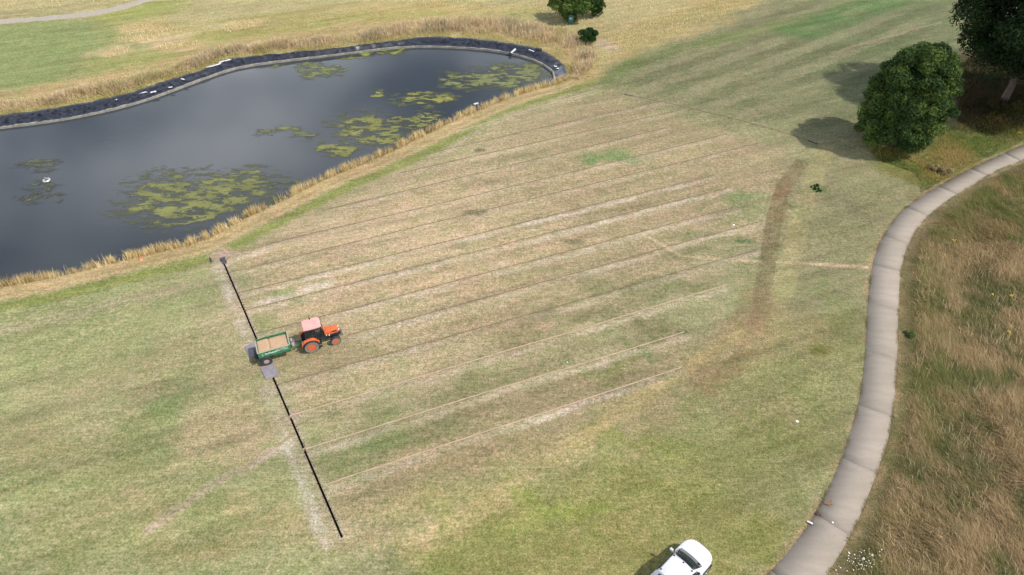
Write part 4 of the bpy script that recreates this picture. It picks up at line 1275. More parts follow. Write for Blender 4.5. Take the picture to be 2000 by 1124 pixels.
M_ALAMP = plain("amber_lens", (0.75, 0.20, 0.02), 0.3, var=0.05)
M_STEELG = plain("galvanised", (0.45, 0.45, 0.42), 0.5, metal=0.4, var=0.15)
M_HUB = plain("dusty_hub", alb((196, 178, 152)), 0.7, var=0.15, scale=10)


def glass_mat(name, col, alpha):
    m, n, l, b = new_mat(name)
    b.inputs["Base Color"].default_value = (*col, 1)
    b.inputs["Roughness"].default_value = 0.06
    b.inputs["Alpha"].default_value = alpha
    return m


M_GLASS = glass_mat("tinted_glass", (0.02, 0.03, 0.03), 0.35)
M_CARGLASS = glass_mat("car_glass", (0.012, 0.020, 0.020), 0.96)


def wheel(parent, name, x, y, r, w, rim_r, rim_mat, tyre_side, out):
    """wheel at (x, y, r); out = +1 or -1, the outer side"""
    e = empty(name); e.parent = parent; e.location = (x, y, r)
    h = w / 2
    t = MB().lathe([(rim_r, -h * 0.85), (r * 0.93, -h * 0.95), (r * 0.99, -h * 0.7), (r, -h * 0.3), (r, h * 0.3), (r * 0.99, h * 0.7), (r * 0.93, h * 0.95), (rim_r, h * 0.85), (rim_r * 0.96, h * 0.3), (rim_r * 0.96, -h * 0.3), (rim_r, -h * 0.85)], n=36, cap=False)
    for k in range(22):                       # tread lugs
        a = 2 * math.pi * k / 22
        for s in (-1, 1):
            rot = Matrix.Rotation(-a, 4, 'Y') @ Matrix.Rotation(0.35 * s, 4, 'X')
            b = bmesh.new(); bmesh.ops.create_cube(b, size=1.0)
            bmesh.ops.scale(b, vec=(0.022, h * 0.85, r * 0.10), verts=b.verts)
            bmesh.ops.transform(b, matrix=Matrix.Rotation(-a, 4, 'Y') @ Matrix.Translation((r * 0.995, s * h * 0.48, 0)), verts=b.verts)
            t._merge(b)
    t.build("tyre", M_TYRE, e)
    if tyre_side:
        sw = MB().lathe([(rim_r * 1.02, out * h * 0.87), (r * 0.80, out * h * 0.985), (r * 0.92, out * h * 0.965), (r * 0.92, out * h * 0.955), (rim_r * 1.02, out * h * 0.85)], n=36, cap=False)
        sw.build("sidewall", M_TYREW, e)
    rm = MB().lathe([(rim_r * 0.99, -h * 0.8), (rim_r * 0.99, out * h * 0.82), (rim_r * 0.88, out * h * 0.86), (rim_r * 0.80, out * h * 0.45), (rim_r * 0.42, out * h * 0.35), (rim_r * 0.36, out * h * 0.62), (rim_r * 0.10, out * h * 0.66)], n=28)
    ri = rm.build("rim", rim_mat, e)
    return e


# ------------------------------------------------------------------ tractor
hd = R(23.0)
fwd = np.array([math.cos(hd), math.sin(hd)]); lft = np.array([-fwd[1], fwd[0]])
tr_pos = survey(612, 689) + lft * 0.78
tractor = empty("tractor", (tr_pos[0], tr_pos[1], 0.0), hd)
tag(tractor, "small orange tractor with a faded pink cab roof hitched to the green trailer", "tractor")
for s in (-1, 1):
    wheel(tractor, "rear_wheel", 0, s * 0.62, 0.56, 0.40, 0.31, M_RIM, True, s)
    wheel(tractor, "front_wheel", 1.80, s * 0.56, 0.37, 0.29, 0.20, M_RIM, True, s)
b = MB(); b.box(-0.28, 0.75, -0.24, 0.24, 0.36, 0.80, 0.04); b.box(0.6, 2.15, -0.19, 0.19, 0.42, 0.92, 0.04); b.box(-0.08, 0.08, -0.5, 0.5, 0.46, 0.66, 0.03)
b.build("chassis", M_DARK, tractor)
b = MB(); b.box(1.72, 1.88, -0.5, 0.5, 0.30, 0.44, 0.03); b.build("front_axle", M_DARK, tractor)
# bonnet
sec = []
for x, zt, zb, w in ((1.12, 1.36, 0.92, 0.315), (1.3, 1.355, 0.92, 0.31), (1.7, 1.32, 0.92, 0.30), (2.05, 1.26, 0.92, 0.285), (2.20, 1.18, 0.93, 0.26), (2.25, 1.05, 0.94, 0.235)):
    sec.append([(x, -w, zb), (x, -w, zt - 0.12), (x, -w * 0.86, zt - 0.03), (x, -w * 0.45, zt), (x, w * 0.45, zt), (x, w * 0.86, zt - 0.03), (x, w, zt - 0.12), (x, w, zb)])
hood = MB().loft(sec).build("bonnet", M_ORANGE, tractor)
for s in (-1, 1):
    b = MB(); b.plate([(1.55, s * 0.312, 1.08), (2.06, s * 0.295, 1.07), (2.08, s * 0.292, 1.15), (1.75, s * 0.302, 1.185)], (0, s, 0), 0.012); b.build("side_vent", M_DARK, hood, smooth_deg=0)
    b = MB(); b.box(2.16, 2.27, s * 0.16 - 0.07, s * 0.16 + 0.07, 1.0, 1.10, 0.02); b.build("headlight", M_LAMP, tractor)
    b = MB(); b.box(0.9, 2.16, s * 0.25 - 0.03, s * 0.25 + 0.03, 0.60, 0.90, 0.02); b.build("engine_panel", M_DARK, tractor)
b = MB(); b.box(2.20, 2.275, -0.22, 0.22, 0.62, 1.0, 0.03); b.build("grille", M_DARK, tractor)
b = MB()
for k in range(5): b.box(2.30, 2.44, -0.24 + k * 0.1, -0.165 + k * 0.1, 0.42, 0.68, 0.02)
b.box(2.1, 2.34, -0.2, 0.2, 0.46, 0.56, 0.02)
b.build("front_weights", M_GREYM, tractor)
# rear mudguards
for s in (-1, 1):
    sec = []
    for k in range(13):
        a = R(168 - k * 150 / 12)
        r0 = 0.66
        x, zz = math.cos(a) * r0, 0.56 + math.sin(a) * r0
        x2, z2 = math.cos(a) * (r0 + 0.025), 0.56 + math.sin(a) * (r0 + 0.025)
        sec.append([(x, s * 0.44, zz), (x, s * 0.66, zz), (x, s * 0.70, zz - 0.05 * math.sin(a)), (x2, s * 0.70, z2 - 0.03 * math.sin(a)), (x2, s * 0.66, z2), (x2, s * 0.44, z2)])
    MB().loft(sec).build("mudguard", M_ORANGE, tractor)
    b = MB(); b.box(0.45, 0.80, s * 0.52 - 0.14, s * 0.52 + 0.14, 0.50, 0.54, 0.01); b.box(0.5, 0.76, s * 0.62 - 0.10, s * 0.62 + 0.10, 0.26, 0.29, 0.008)
    b.box(0.48, 0.51, s * 0.6 - 0.02, s * 0.6 + 0.02, 0.27, 0.52); b.box(0.75, 0.78, s * 0.6 - 0.02, s * 0.6 + 0.02, 0.27, 0.52)
    b.build("step", M_DARK, tractor)
    b = MB(); b.box(-0.62, -0.56, s * 0.66 - 0.05, s * 0.66 + 0.05, 0.95, 1.08, 0.01); b.build("tail_lamp", M_ALAMP, tractor)
# cab
CAB = (0.28, 0, 0)
b = MB(); b.box(-0.50, 0.86, -0.44, 0.44, 0.76, 0.82, 0.015); b.build("cab_floor", M_DARK, tractor, CAB)
RZ = 2.10
posts = [(-0.52, 0.50, 0.82, -0.46, 0.44), (0.26, 0.56, 0.80, 0.24, 0.46), (0.86, 0.42, 0.86, 0.66, 0.42)]
for s in (-1, 1):
    for x0, y0, z0, x1, y1 in posts:
        b = MB(); b.tube([(x0, s * y0, z0), (x0 * 0.9 + x1 * 0.1, s * (y0 + 0.03), z0 + 0.5), (x1, s * y1, RZ)], 0.032, 6); b.build("cab_post", M_DARK, tractor, CAB)
    b = MB(); b.plate([(0.29, s * 0.55, 0.86), (0.83, s * 0.43, 0.90), (0.65, s * 0.425, RZ - 0.05), (0.26, s * 0.465, RZ - 0.05)], (0, s, 0), 0.006); b.build("side_window", M_GLASS, tractor, CAB, smooth_deg=0)
    b = MB(); b.plate([(-0.49, s * 0.49, 1.25), (0.24, s * 0.535, 1.25), (0.22, s * 0.465, RZ - 0.05), (-0.44, s * 0.445, RZ - 0.05)], (0, s, 0), 0.006); b.build("side_window", M_GLASS, tractor, CAB, smooth_deg=0)
b = MB(); b.plate([(0.87, -0.38, 1.2), (0.87, 0.38, 1.2), (0.67, 0.39, RZ - 0.04), (0.67, -0.39, RZ - 0.04)], (1, 0, 0.2), 0.006); b.build("windscreen", M_GLASS, tractor, CAB, smooth_deg=0)
b = MB(); b.plate([(-0.52, -0.46, 1.15), (-0.52, 0.46, 1.15), (-0.47, 0.42, RZ - 0.04), (-0.47, -0.42, RZ - 0.04)], (-1, 0, 0), 0.006); b.build("rear_window", M_GLASS, tractor, CAB, smooth_deg=0)
sec = []
for x, w, zt, zb in ((-0.56, 0.42, RZ + 0.08, RZ), (-0.52, 0.49, RZ + 0.13, RZ - 0.02), (-0.2, 0.52, RZ + 0.16, RZ - 0.02), (0.4, 0.52, RZ + 0.16, RZ - 0.02), (0.70, 0.49, RZ + 0.13, RZ - 0.02), (0.76, 0.40, RZ + 0.08, RZ)):
    sec.append([(x, -w, zb), (x, -w - 0.01, (zt + zb) / 2), (x, -w * 0.93, zt), (x, w * 0.93, zt), (x, w + 0.01, (zt + zb) / 2), (x, w, zb)])
roof = MB().loft(sec).build("cab_roof", M_PINK, tractor, CAB)
for s in (-1, 1):
    b = MB(); b.box(-0.61, -0.53, s * 0.40 - 0.05, s * 0.46 + 0.05, RZ - 0.07, RZ + 0.02, 0.015); b.build("work_lamp", M_ALAMP, tractor, CAB)
b = MB(); b.lathe([(0.07, 0.0), (0.05, 0.04), (0.03, 0.22), (0.012, 0.42)], (0.1, 0.46, RZ + 0.15), 'Z', 10); b.build("beacon_stem", M_DARK, tractor, CAB)
b = MB(); b.box(-0.30, 0.12, -0.22, 0.22, 0.98, 1.10, 0.04); b.box(-0.36, -0.26, -0.21, 0.21, 1.06, 1.52, 0.04); b.build("seat", M_SEAT, tractor, CAB)
b = MB()
ringp = [(0.45 + 0.17 * math.cos(t) * 0.6, 0.19 * math.sin(t), 1.38 + 0.17 * math.cos(t) * 0.5) for t in [2 * math.pi * k / 20 for k in range(21)]]
b.tube(ringp, 0.016, 6); b.tube([(0.45, 0, 1.38), (0.66, 0, 1.05)], 0.025, 6); b.build("steering_wheel", M_DARK, tractor, CAB)
b = MB(); b.box(0.60, 0.88, -0.24, 0.24, 0.82, 1.28, 0.05); b.build("dashboard", M_DARK, tractor, CAB)
b = MB(); b.tube([(1.25, -0.33, 0.9), (1.25, -0.37, 1.0)], 0.03, 6); b.build("fuel_filler", M_LAMP, tractor)
b = MB(); b.lathe([(0.05, 0), (0.05, 0.05)], (1.45, -0.30, 0.82), 'Z', 10); b.build("filter_cap", M_LAMP, tractor)
for s in (-1, 1):
    b = MB(); b.tube([(-0.1, s * 0.28, 0.45), (-0.55, s * 0.36, 0.42), (-0.80, s * 0.38, 0.44)], 0.035, 6); b.build("lift_arm", M_DARK, tractor)
    b = MB(); b.tube([(0.80, s * 0.46, 1.75), (0.86, s * 0.66, 1.78)], 0.012, 5); b.box(0.83, 0.87, s * 0.72 - 0.07, s * 0.72 + 0.07, 1.66, 1.9, 0.012); b.build("mirror", M_DARK, tractor, CAB)
b = MB(); b.box(-0.75, -0.2, -0.06, 0.06, 0.36, 0.42, 0.01); b.build("drawbar", M_DARK, tractor)

# ------------------------------------------------------------------ trailer
ax_pos = survey(523.6, 714.5) + lft * 0.90
trl = empty("tipping_trailer", (ax_pos[0], ax_pos[1], 0.0), hd)
tag(trl, "dark green two-wheel tipping trailer with white lettering behind the orange tractor", "trailer")
X0, X1, WY, Z0, Z1 = -0.42, 1.88, 0.72, 0.80, 1.28
for s in (-1, 1):
    wheel(trl, "wheel", 0, s * 0.74, 0.41, 0.36, 0.20, M_HUB, False, s)
    sp = MB().box(X0, X1, s * WY - 0.025, s * WY + 0.025, Z0, Z1, 0.008, seg=1).build("side_panel", M_GREEN, trl)
    b = MB(); b.box(X0 - 0.01, X1 + 0.01, s * (WY + 0.005) - 0.045, s * (WY + 0.005) + 0.045, Z1 + 0.002, Z1 + 0.05, 0.008, seg=1); b.build("top_rail", M_GREENW if s < 0 else M_GREEN, sp)
    b = MB(); b.box(X0 + 0.02, X1 - 0.02, s * (WY + 0.03) - 0.02, s * (WY + 0.03) + 0.02, Z0 - 0.03, Z0 + 0.04, 0.006, seg=1); b.build("bottom_rail", M_GREEN, sp)
    # white lettering: a small emblem, one bold word and two lines of small letters
    rng = random.Random(5)
    yy = s * (WY + 0.0275)
    b = MB()

    def mark(x, zc_, w, h):
        b.plate([(x - w / 2, yy, zc_ - h / 2), (x + w / 2, yy, zc_ - h / 2), (x + w / 2 + 0.01, yy, zc_ + h / 2), (x - w / 2 + 0.01, yy, zc_ + h / 2)], (0, s, 0), 0.004)
    # letters are drawn as stems and bars
    sx = (lambda x: x) if s < 0 else (lambda x: X0 + X1 - x)
    for t in [2 * math.pi * k / 12 for k in range(9)]:
        mark(sx(-0.10 + 0.075 * math.cos(t + 1.2)), 1.03 + 0.10 * math.sin(t + 1.2), 0.03, 0.035)
    x = 0.06
    for k in range(9):
        w = rng.choice([0.06, 0.075, 0.085])
        hh = 0.20 if k in (0, 3, 8) else 0.14
        mark(sx(x), 0.97 + hh / 2, 0.022, hh); mark(sx(x + w - 0.02), 0.97 + hh / 2 * 0.9, 0.02, hh * 0.9)
        mark(sx(x + w / 2), 0.97 + rng.choice([0.02, 0.07, 0.13]), w, 0.022)
        x += w + 0.022
    for row in (0, 1):
        x = 0.90
        while x < 1.70:
            hh = rng.choice([0.06, 0.075, 0.085]); w = rng.choice([0.03, 0.042])
            zb_ = 1.15 if row == 0 else 1.01
            mark(sx(x), zb_ + hh / 2, 0.012, hh); mark(sx(x + w - 0.01), zb_ + hh * 0.45, 0.012, hh * 0.9); mark(sx(x + w / 2), zb_ + rng.choice([0.0, 0.035, 0.065]), w, 0.012)
            x += w + 0.014 + (0.05 if rng.random() < 0.14 else 0)
    tag(b.build("lettering", M_WHITEL, sp, smooth_deg=0), kind="stuff")
hb = MB().box(X1 - 0.025, X1 + 0.025, -WY + 0.03, WY - 0.03, Z0, Z1 + 0.02, 0.006, seg=1).build("headboard", M_GREEN, trl)
MB().box(X1 - 0.05, X1 + 0.05, -WY, WY, Z1 + 0.022, Z1 + 0.07, 0.008, seg=1).build("top_rail", M_GREENW, hb)
tg = MB().box(X0 - 0.025, X0 + 0.025, -WY + 0.03, WY - 0.03, Z0, Z1 - 0.02, 0.006, seg=1).build("tailboard", M_GREEN, trl)
MB().box(X0 - 0.045, X0 + 0.045, -WY, WY, Z1 - 0.018, Z1 + 0.03, 0.008, seg=1).build("top_rail", M_GREENW, tg)
MB().box(X0 - 0.02, X1, -WY, WY, Z0 - 0.05, Z0 - 0.002, 0.01, seg=1).build("floor_plate", M_GREEN, trl)
b = MB()
for s in (-1, 1): b.box(X0 + 0.05, X1 + 0.1, s * 0.34 - 0.05, s * 0.34 + 0.05, 0.52, 0.74, 0.01, seg=1)
b.box(-0.08, 0.08, -0.62, 0.62, 0.36, 0.48, 0.02); b.box(-0.2, 0.2, -0.36, 0.36, 0.42, 0.56, 0.02)
b.build("subframe", M_DARK, trl)
for s in (-1, 1):
    MB().box(0.55, 1.35, s * 0.55 - 0.06, s * 0.55 + 0.06, 0.46, 0.74, 0.02).build("side_locker", M_GREEN, trl)
    MB().tube([(X1 + 0.05, s * 0.36, 0.58), (2.35, s * 0.2, 0.52), (2.72, s * 0.05, 0.46)], 0.05, 6).build("drawbar_arm", M_GREEN, trl)
MB().tube([(2.2, 0.0, 0.2), (2.2, 0.0, 0.95)], 0.04, 8).build("jack_stand", M_STEELG, trl)
MB().lathe([(0.08, -0.04), (0.08, 0.04)], (2.78, 0, 0.44), 'Z', 12).build("hitch_eye", M_STEELG, trl)
MB().tube([(1.95, -0.25, 0.75), (2.3, -0.22, 0.36), (2.7, -0.2, 0.34), (3.0, -0.12, 0.55)], 0.018, 6).build("hydraulic_hose", M_DARK, trl)
b = MB().box(1.98, 2.18, -0.30, -0.06, 0.56, 0.86, 0.03).box(1.96, 2.12, 0.02, 0.26, 0.62, 0.98, 0.03)
b.build("toolbox", M_STEELG, trl)
MB().box(X0 - 0.32, X0 - 0.04, -0.66, 0.66, 0.48, 0.66, 0.03).build("tail_frame", M_DARK, trl)
# sand in the trailer: two drops with a valley between
ni, nj = 34, 22
V = []
for i in range(ni):
    for j in range(nj):
        x = X0 + 0.03 + (X1 - X0 - 0.06) * i / (ni - 1); y = -WY + 0.03 + (2 * WY - 0.06) * j / (nj - 1)
        u = (x - 0.42) / 1.1
        hgt = 0.16 - 0.10 * (abs(u - 0.06) < 0.05) - 0.05 * abs(u) + (0.06 if u < 0 else 0.0) - 0.04 * (y / WY)
        edge = min(x - X0, X1 - x, y + WY, WY - y)
        hgt *= min(1, 0.5 + edge / 0.3)
        V.append((x, y, Z1 - 0.17 + hgt + random.uniform(-.006, .006)))
Q = [(i * nj + j, (i + 1) * nj + j, (i + 1) * nj + j + 1, i * nj + j + 1) for i in range(ni - 1) for j in range(nj - 1)]
base_n = len(V)
rim = [i * nj for i in range(ni)] + [(ni - 1) * nj + j for j in range(1, nj)] + [i * nj + nj - 1 for i in range(ni - 2, -1, -1)] + [j for j in range(nj - 2, 0, -1)]
for r_ in rim: V.append((V[r_][0], V[r_][1], Z0 + 0.003))
for k in range(len(rim)):
    k2 = (k + 1) % len(rim); Q.append((rim[k], base_n + k, base_n + k2, rim[k2]))
sd_me = np_mesh("sand_heap", V, quads=Q, shade_smooth=True)
sd_me.flip_normals() if sd_me.polygons[0].normal.z < 0 else None
so_ = obj("sand_heap", sd_me, M_SAND, None, (ax_pos[0], ax_pos[1], 0), (0, 0, hd))
tag(so_, "load of tan sand filling the green trailer", "sand")

# boards laid over the trench under the trailer wheels
M_BOARD = plain("board_grey", alb((168, 160, 166)), 0.85, var=0.12, scale=3)
for px, py, lbl in ((527, 726, "grey ground board nearest the camera, ahead of the trailer wheel"), (496, 684, "grey ground board in the trailer's shadow, farther end of the trench crossing")):
    p = survey(px, py)
    o = MB().box(-0.72, 0.72, -0.48, 0.48, 0, 0.018, 0.004, seg=1).build("ground_board", M_BOARD, None, (p[0], p[1], 0.034), (0, R(0.4), math.atan2(td[1], td[0]) + 0.05))
    tag(o, lbl, "board", "grey boards bridging the trench")

# ------------------------------------------------------------------ pickup truck
M_WHITE = plain("white_paint", (0.62, 0.63, 0.66), 0.3, var=0.02, scale=2, coat=0.5)
M_BLACKP = plain("black_plastic", (0.025, 0.026, 0.03), 0.6, var=0.15)
M_COVER = plain("bed_cover", (0.03, 0.035, 0.055), 0.7, var=0.15)
M_ALLOY = plain("alloy", (0.35, 0.35, 0.36), 0.35, metal=0.7, var=0.1)
ch = R(42)
cf = np.array([math.cos(ch), math.sin(ch)]); clf = np.array([-cf[1], cf[0]])
wsc = 0.5 * (survey(1328.4, 1074, 1.14) + survey(1371.6, 1107, 1.14))     # middle of the windscreen's lower edge
XW = 1.02                                        # its distance ahead of the truck's origin (mid wheelbase)
pk = wsc - cf * XW
truck = empty("pickup_truck", (pk[0], pk[1], 0), ch)
tag(truck, "white double cab pickup parked on the grass at the bottom edge", "pickup truck")


def body_section(x, w, zb, zs, zt, crown):
    """closed ring: sill zb, shoulder zs, top zt at centre"""
    return [(x, -w * 0.92, zb), (x, -w, zb + 0.12), (x, -w, zs - 0.10), (x, -w * 0.965, zs - 0.02), (x, -w * 0.90, zs + (zt - zs) * 0.25), (x, -w * 0.55, zt - crown * 0.3), (x, 0, zt),
            (x, w * 0.55, zt - crown * 0.3), (x, w * 0.90, zs + (zt - zs) * 0.25), (x, w * 0.965, zs - 0.02), (x, w, zs - 0.10), (x, w, zb + 0.12), (x, w * 0.92, zb)]


sec = [body_section(2.24, 0.26, 0.50, 0.88, 0.92, 0.02), body_section(2.20, 0.48, 0.46, 0.93, 0.98, 0.02), body_section(2.12, 0.64, 0.43, 0.97, 1.03, 0.03), body_section(2.00, 0.76, 0.42, 1.00, 1.07, 0.04), body_section(1.84, 0.85, 0.42, 1.03, 1.10, 0.05), body_section(1.64, 0.91, 0.42, 1.05, 1.13, 0.05),
       body_section(1.4, 0.93, 0.44, 1.07, 1.15, 0.05), body_section(1.06, 0.93, 0.44, 1.08, 1.16, 0.05), body_section(0.8, 0.93, 0.44, 1.10, 1.13, 0.03), body_section(-1.2, 0.93, 0.44, 1.10, 1.13, 0.03), body_section(-1.3, 0.93, 0.46, 1.12, 1.14, 0.0), body_section(-2.75, 0.92, 0.50, 1.14, 1.16, 0.0), body_section(-2.85, 0.88, 0.55, 1.10, 1.13, 0.0)]
body = MB().loft(sec).build("body", M_WHITE, truck, smooth_deg=40)
sec = []
for x, w, zt in ((0.96, 0.80, 1.12), (0.70, 0.76, 1.33), (0.44, 0.72, 1.55), (0.24, 0.69, 1.70), (0.10, 0.675, 1.755), (-0.4, 0.67, 1.785), (-0.95, 0.66, 1.77), (-1.15, 0.66, 1.74), (-1.32, 0.72, 1.16)):
    zb = 1.08
    wb = 0.86
    sec.append([(x, -wb, zb), (x, -(wb + (w - wb) * 0.5), (zb + zt) / 2), (x, -w, zt - 0.05), (x, -w * 0.9, zt - 0.008), (x, 0, zt + 0.015), (x, w * 0.9, zt - 0.008), (x, w, zt - 0.05), (x, (wb + (w - wb) * 0.5), (zb + zt) / 2), (x, wb, zb)])
MB().loft(sec).build("cab", M_WHITE, truck, smooth_deg=40)
# windscreen, curved across
V, Q = [], []
prof = [(1.06, 1.15, 0.735), (0.76, 1.37, 0.70), (0.50, 1.585, 0.665), (0.26, 1.752, 0.63)]
for x, zz, w in prof:
    for k in range(9):
        t = -1 + 2 * k / 8
        V.append((x + 0.012 + 0.07 * (1 - t * t), w * t, zz + 0.012 + 0.012 * (1 - t * t)))
for r_ in range(3):
    for k in range(8): Q.append((9 * r_ + k, 9 * r_ + k + 1, 9 * (r_ + 1) + k + 1, 9 * (r_ + 1) + k))
wsm = obj("windscreen", np_mesh("windscreen", V, quads=Q, shade_smooth=True), M_CARGLASS, truck)
sm = wsm.modifiers.new("thick", 'SOLIDIFY'); sm.thickness = 0.02; sm.offset = 0
MB().box(1.02, 1.13, -0.60, 0.60, 1.10, 1.150, 0.01).build("scuttle", M_BLACKP, truck)
for s in (-1, 1):
    MB().tube([(1.10, s * 0.35 + 0.1, 1.175), (1.04, s * 0.35 - 0.25, 1.235)], 0.012, 5).build("wiper", M_BLACKP, truck)
    for x0, x1, x2, x3 in ((0.0, 0.72, 0.44, 0.0), (-0.95, -0.08, -0.08, -0.92)):
        pts = [(x0, s * 0.885, 1.15), (x1, s * 0.885, 1.15), (x2, s * 0.745, 1.50 if x2 > 0.3 else 1.64), (x3, s * 0.715, 1.64)]
        MB().plate([(a, q * 0.985, c_) for a, q, c_ in pts], (0, s, 0.3), 0.022).build("side_window", M_CARGLASS, truck, smooth_deg=0)
    mi = MB().box(0.50, 0.64, s * 1.03 - 0.10, s * 1.03 + 0.10, 1.10, 1.30, 0.04); mi.tube([(0.58, s * 0.88, 1.14), (0.57, s * 0.98, 1.16)], 0.03, 6)
    mi.build("wing_mirror", M_WHITE, truck)
    MB().box(1.94, 2.06, s * 0.68 - 0.12, s * 0.68 + 0.12, 0.80, 0.92, 0.03, Matrix.Rotation(s * 0.62, 4, 'Z')).build("headlight", M_LAMP, truck)
    MB().box(-2.88, -2.76, s * 0.80 - 0.07, s * 0.80 + 0.07, 0.78, 1.08, 0.02).build("tail_lamp", plain("red_lens", (0.4, 0.02, 0.02), 0.3), truck)
    for x in (1.42, -1.80):
        e = wheel(truck, "wheel", x, s * 0.84, 0.385, 0.26, 0.25, M_ALLOY, False, s)
        arch = []
        for k in range(11):
            a = R(180 * k / 10); arch.append([(x + math.cos(a) * rr_, s * yv, 0.40 + math.sin(a) * rr_) for rr_, yv in ((0.42, 0.90), (0.50, 0.90), (0.49, 0.955), (0.43, 0.955))])
        MB().loft(arch).build("wheel_arch", M_BLACKP, truck)
    MB().box(0.08, 0.16, s * 0.60 - 0.05, s * 0.60 + 0.05, 1.765, 1.80, 0.008).build("roof_rail_foot", M_BLACKP, truck)
    MB().box(-1.08, -1.0, s * 0.60 - 0.05, s * 0.60 + 0.05, 1.78, 1.81, 0.008).build("roof_rail_foot", M_BLACKP, truck)
    MB().plate([(1.16, s * 0.56, 1.128), (1.98, s * 0.50, 1.052), (1.98, s * 0.48, 1.056), (1.16, s * 0.53, 1.134)], (0, 0, 1), 0.008).build("bonnet_crease", M_WHITE, truck, smooth_deg=0)
MB().box(0.14, 0.20, -0.05, 0.05, 1.76, 1.80, 0.01).build("roof_antenna", M_BLACKP, truck)
MB().box(-2.72, -1.40, -0.80, 0.80, 1.15, 1.19, 0.015).build("bed_cover", M_COVER, truck)
MB().box(2.18, 2.27, -0.44, 0.44, 0.56, 0.84, 0.03).build("grille", M_BLACKP, truck)
MB().box(-1.30, -1.20, -0.55, 0.55, 1.30, 1.60, 0.02, Matrix.Rotation(-0.2, 4, 'Y')).build("rear_window_frame", M_BLACKP, truck)

# ------------------------------------------------------------------ small things
M_TEAL = plain("teal_plastic", (0.02, 0.12, 0.12), 0.5, var=0.1)
p = survey(1115, 46)
binr = empty("litter_bin", (p[0], p[1], ground_z(*p)), R(-20)); tag(binr, "dark teal litter bin in front of the large bush", "bin")
MB().box(-0.32, 0.32, -0.3, 0.3, 0.0, 1.15, 0.05).build("bin_body", M_TEAL, binr)
MB().box(-0.36, 0.36, -0.34, 0.34, 1.155, 1.32, 0.06).build("bin_lid", M_TEAL, binr)
MB().box(-0.2, 0.2, -0.325, -0.302, 0.72, 0.95, 0.008).build("bin_slot", M_STEELG, binr)

M_WPLAS = plain("white_plastic", (0.60, 0.61, 0.62), 0.5, var=0.08, scale=10)
p = survey(91, 353, WATER_Z)
fl = empty("pond_aerator", (p[0], p[1], WATER_Z)); tag(fl, "white floating pond aerator among the sunken weed on the left", "aerator")
MB().lathe([(0.22, -0.12), (0.34, -0.08), (0.38, 0.03), (0.32, 0.11), (0.2, 0.12), (0.17, 0.06)], (0, 0, 0), 'Z', 20).build("float_ring", M_STEELG, fl)
MB().lathe([(0.16, 0.0), (0.16, 0.26), (0.10, 0.34), (0.04, 0.36)], (0, 0, 0), 'Z', 12).build("motor_cap", M_GREYM, fl)
for k in range(3):
    a = k * 2.1 + 0.4
    MB().tube([(0.12 * math.cos(a), 0.12 * math.sin(a), 0.22), (0.28 * math.cos(a), 0.28 * math.sin(a), 0.24), (0.36 * math.cos(a), 0.36 * math.sin(a), 0.08)], 0.03, 6).build("strut", M_WPLAS, fl)

# pipe and outlet at the far end of the liner
a3, b3 = survey(998, 104, -0.4), survey(1007, 97, -0.1)
pp = empty("drain_pipe", (a3[0], a3[1], -0.4)); tag(pp, "white drain pipe lying down the black liner at the far end", "pipe")
MB().tube([(0, 0, 0.0), (b3[0] - a3[0], b3[1] - a3[1], 0.36)], 0.13, 12).build("pipe_barrel", M_WPLAS, pp)
MB().box(-0.35, 0.05, -0.3, 0.05, -0.28, 0.10, 0.03).build("outlet_box", M_BLACKP, pp)
a3, b3 = survey(1033, 99, -0.05), survey(1043, 103, -0.1)
o = MB().tube([(a3[0], a3[1], 0.06), (b3[0], b3[1], 0.04)], 0.07, 10).build("drain_pipe", M_WPLAS)
tag(o, "short white pipe at the top of the liner, right of the drain pipe", "pipe")
p = survey(1052, 99)
o = MB().box(-0.45, 0.45, -0.2, 0.25, 0.02, 0.22, 0.06).build("folded_sheet", M_BLACKP, None, (p[0], p[1], 0.05), (0.1, 0.05, R(-25)))
tag(o, "folded black sheet on the bank beside the short white pipe", "sheet")


def scrap(px, py, L, W, rz, lbl, zoff=-0.2, mat=M_WPLAS, cat="plastic scrap", grp="white plastic scraps on the liner", name="plastic_scrap"):
    p = survey(px, py, zoff); rng = random.Random(int(px * 7 + py))
    V, Q = [], []
    for i in range(6):
        for j in range(4):
            V.append((L * (i / 5 - 0.5) * (1 + 0.15 * rng.uniform(-1, 1)), W * (j / 3 - 0.5) * (1 + 0.4 * rng.uniform(-1, 1)), rng.uniform(0, 0.07)))
    Q = [(i * 4 + j, (i + 1) * 4 + j, (i + 1) * 4 + j + 1, i * 4 + j + 1) for i in range(5) for j in range(3)]
    o = obj(name, np_mesh(name, V, quads=Q, shade_smooth=True), mat, None, (p[0], p[1], zoff + 0.12), (0, 0, rz))
    s_ = o.modifiers.new("thick", 'SOLIDIFY'); s_.thickness = 0.01
    return tag(o, lbl, cat, grp)


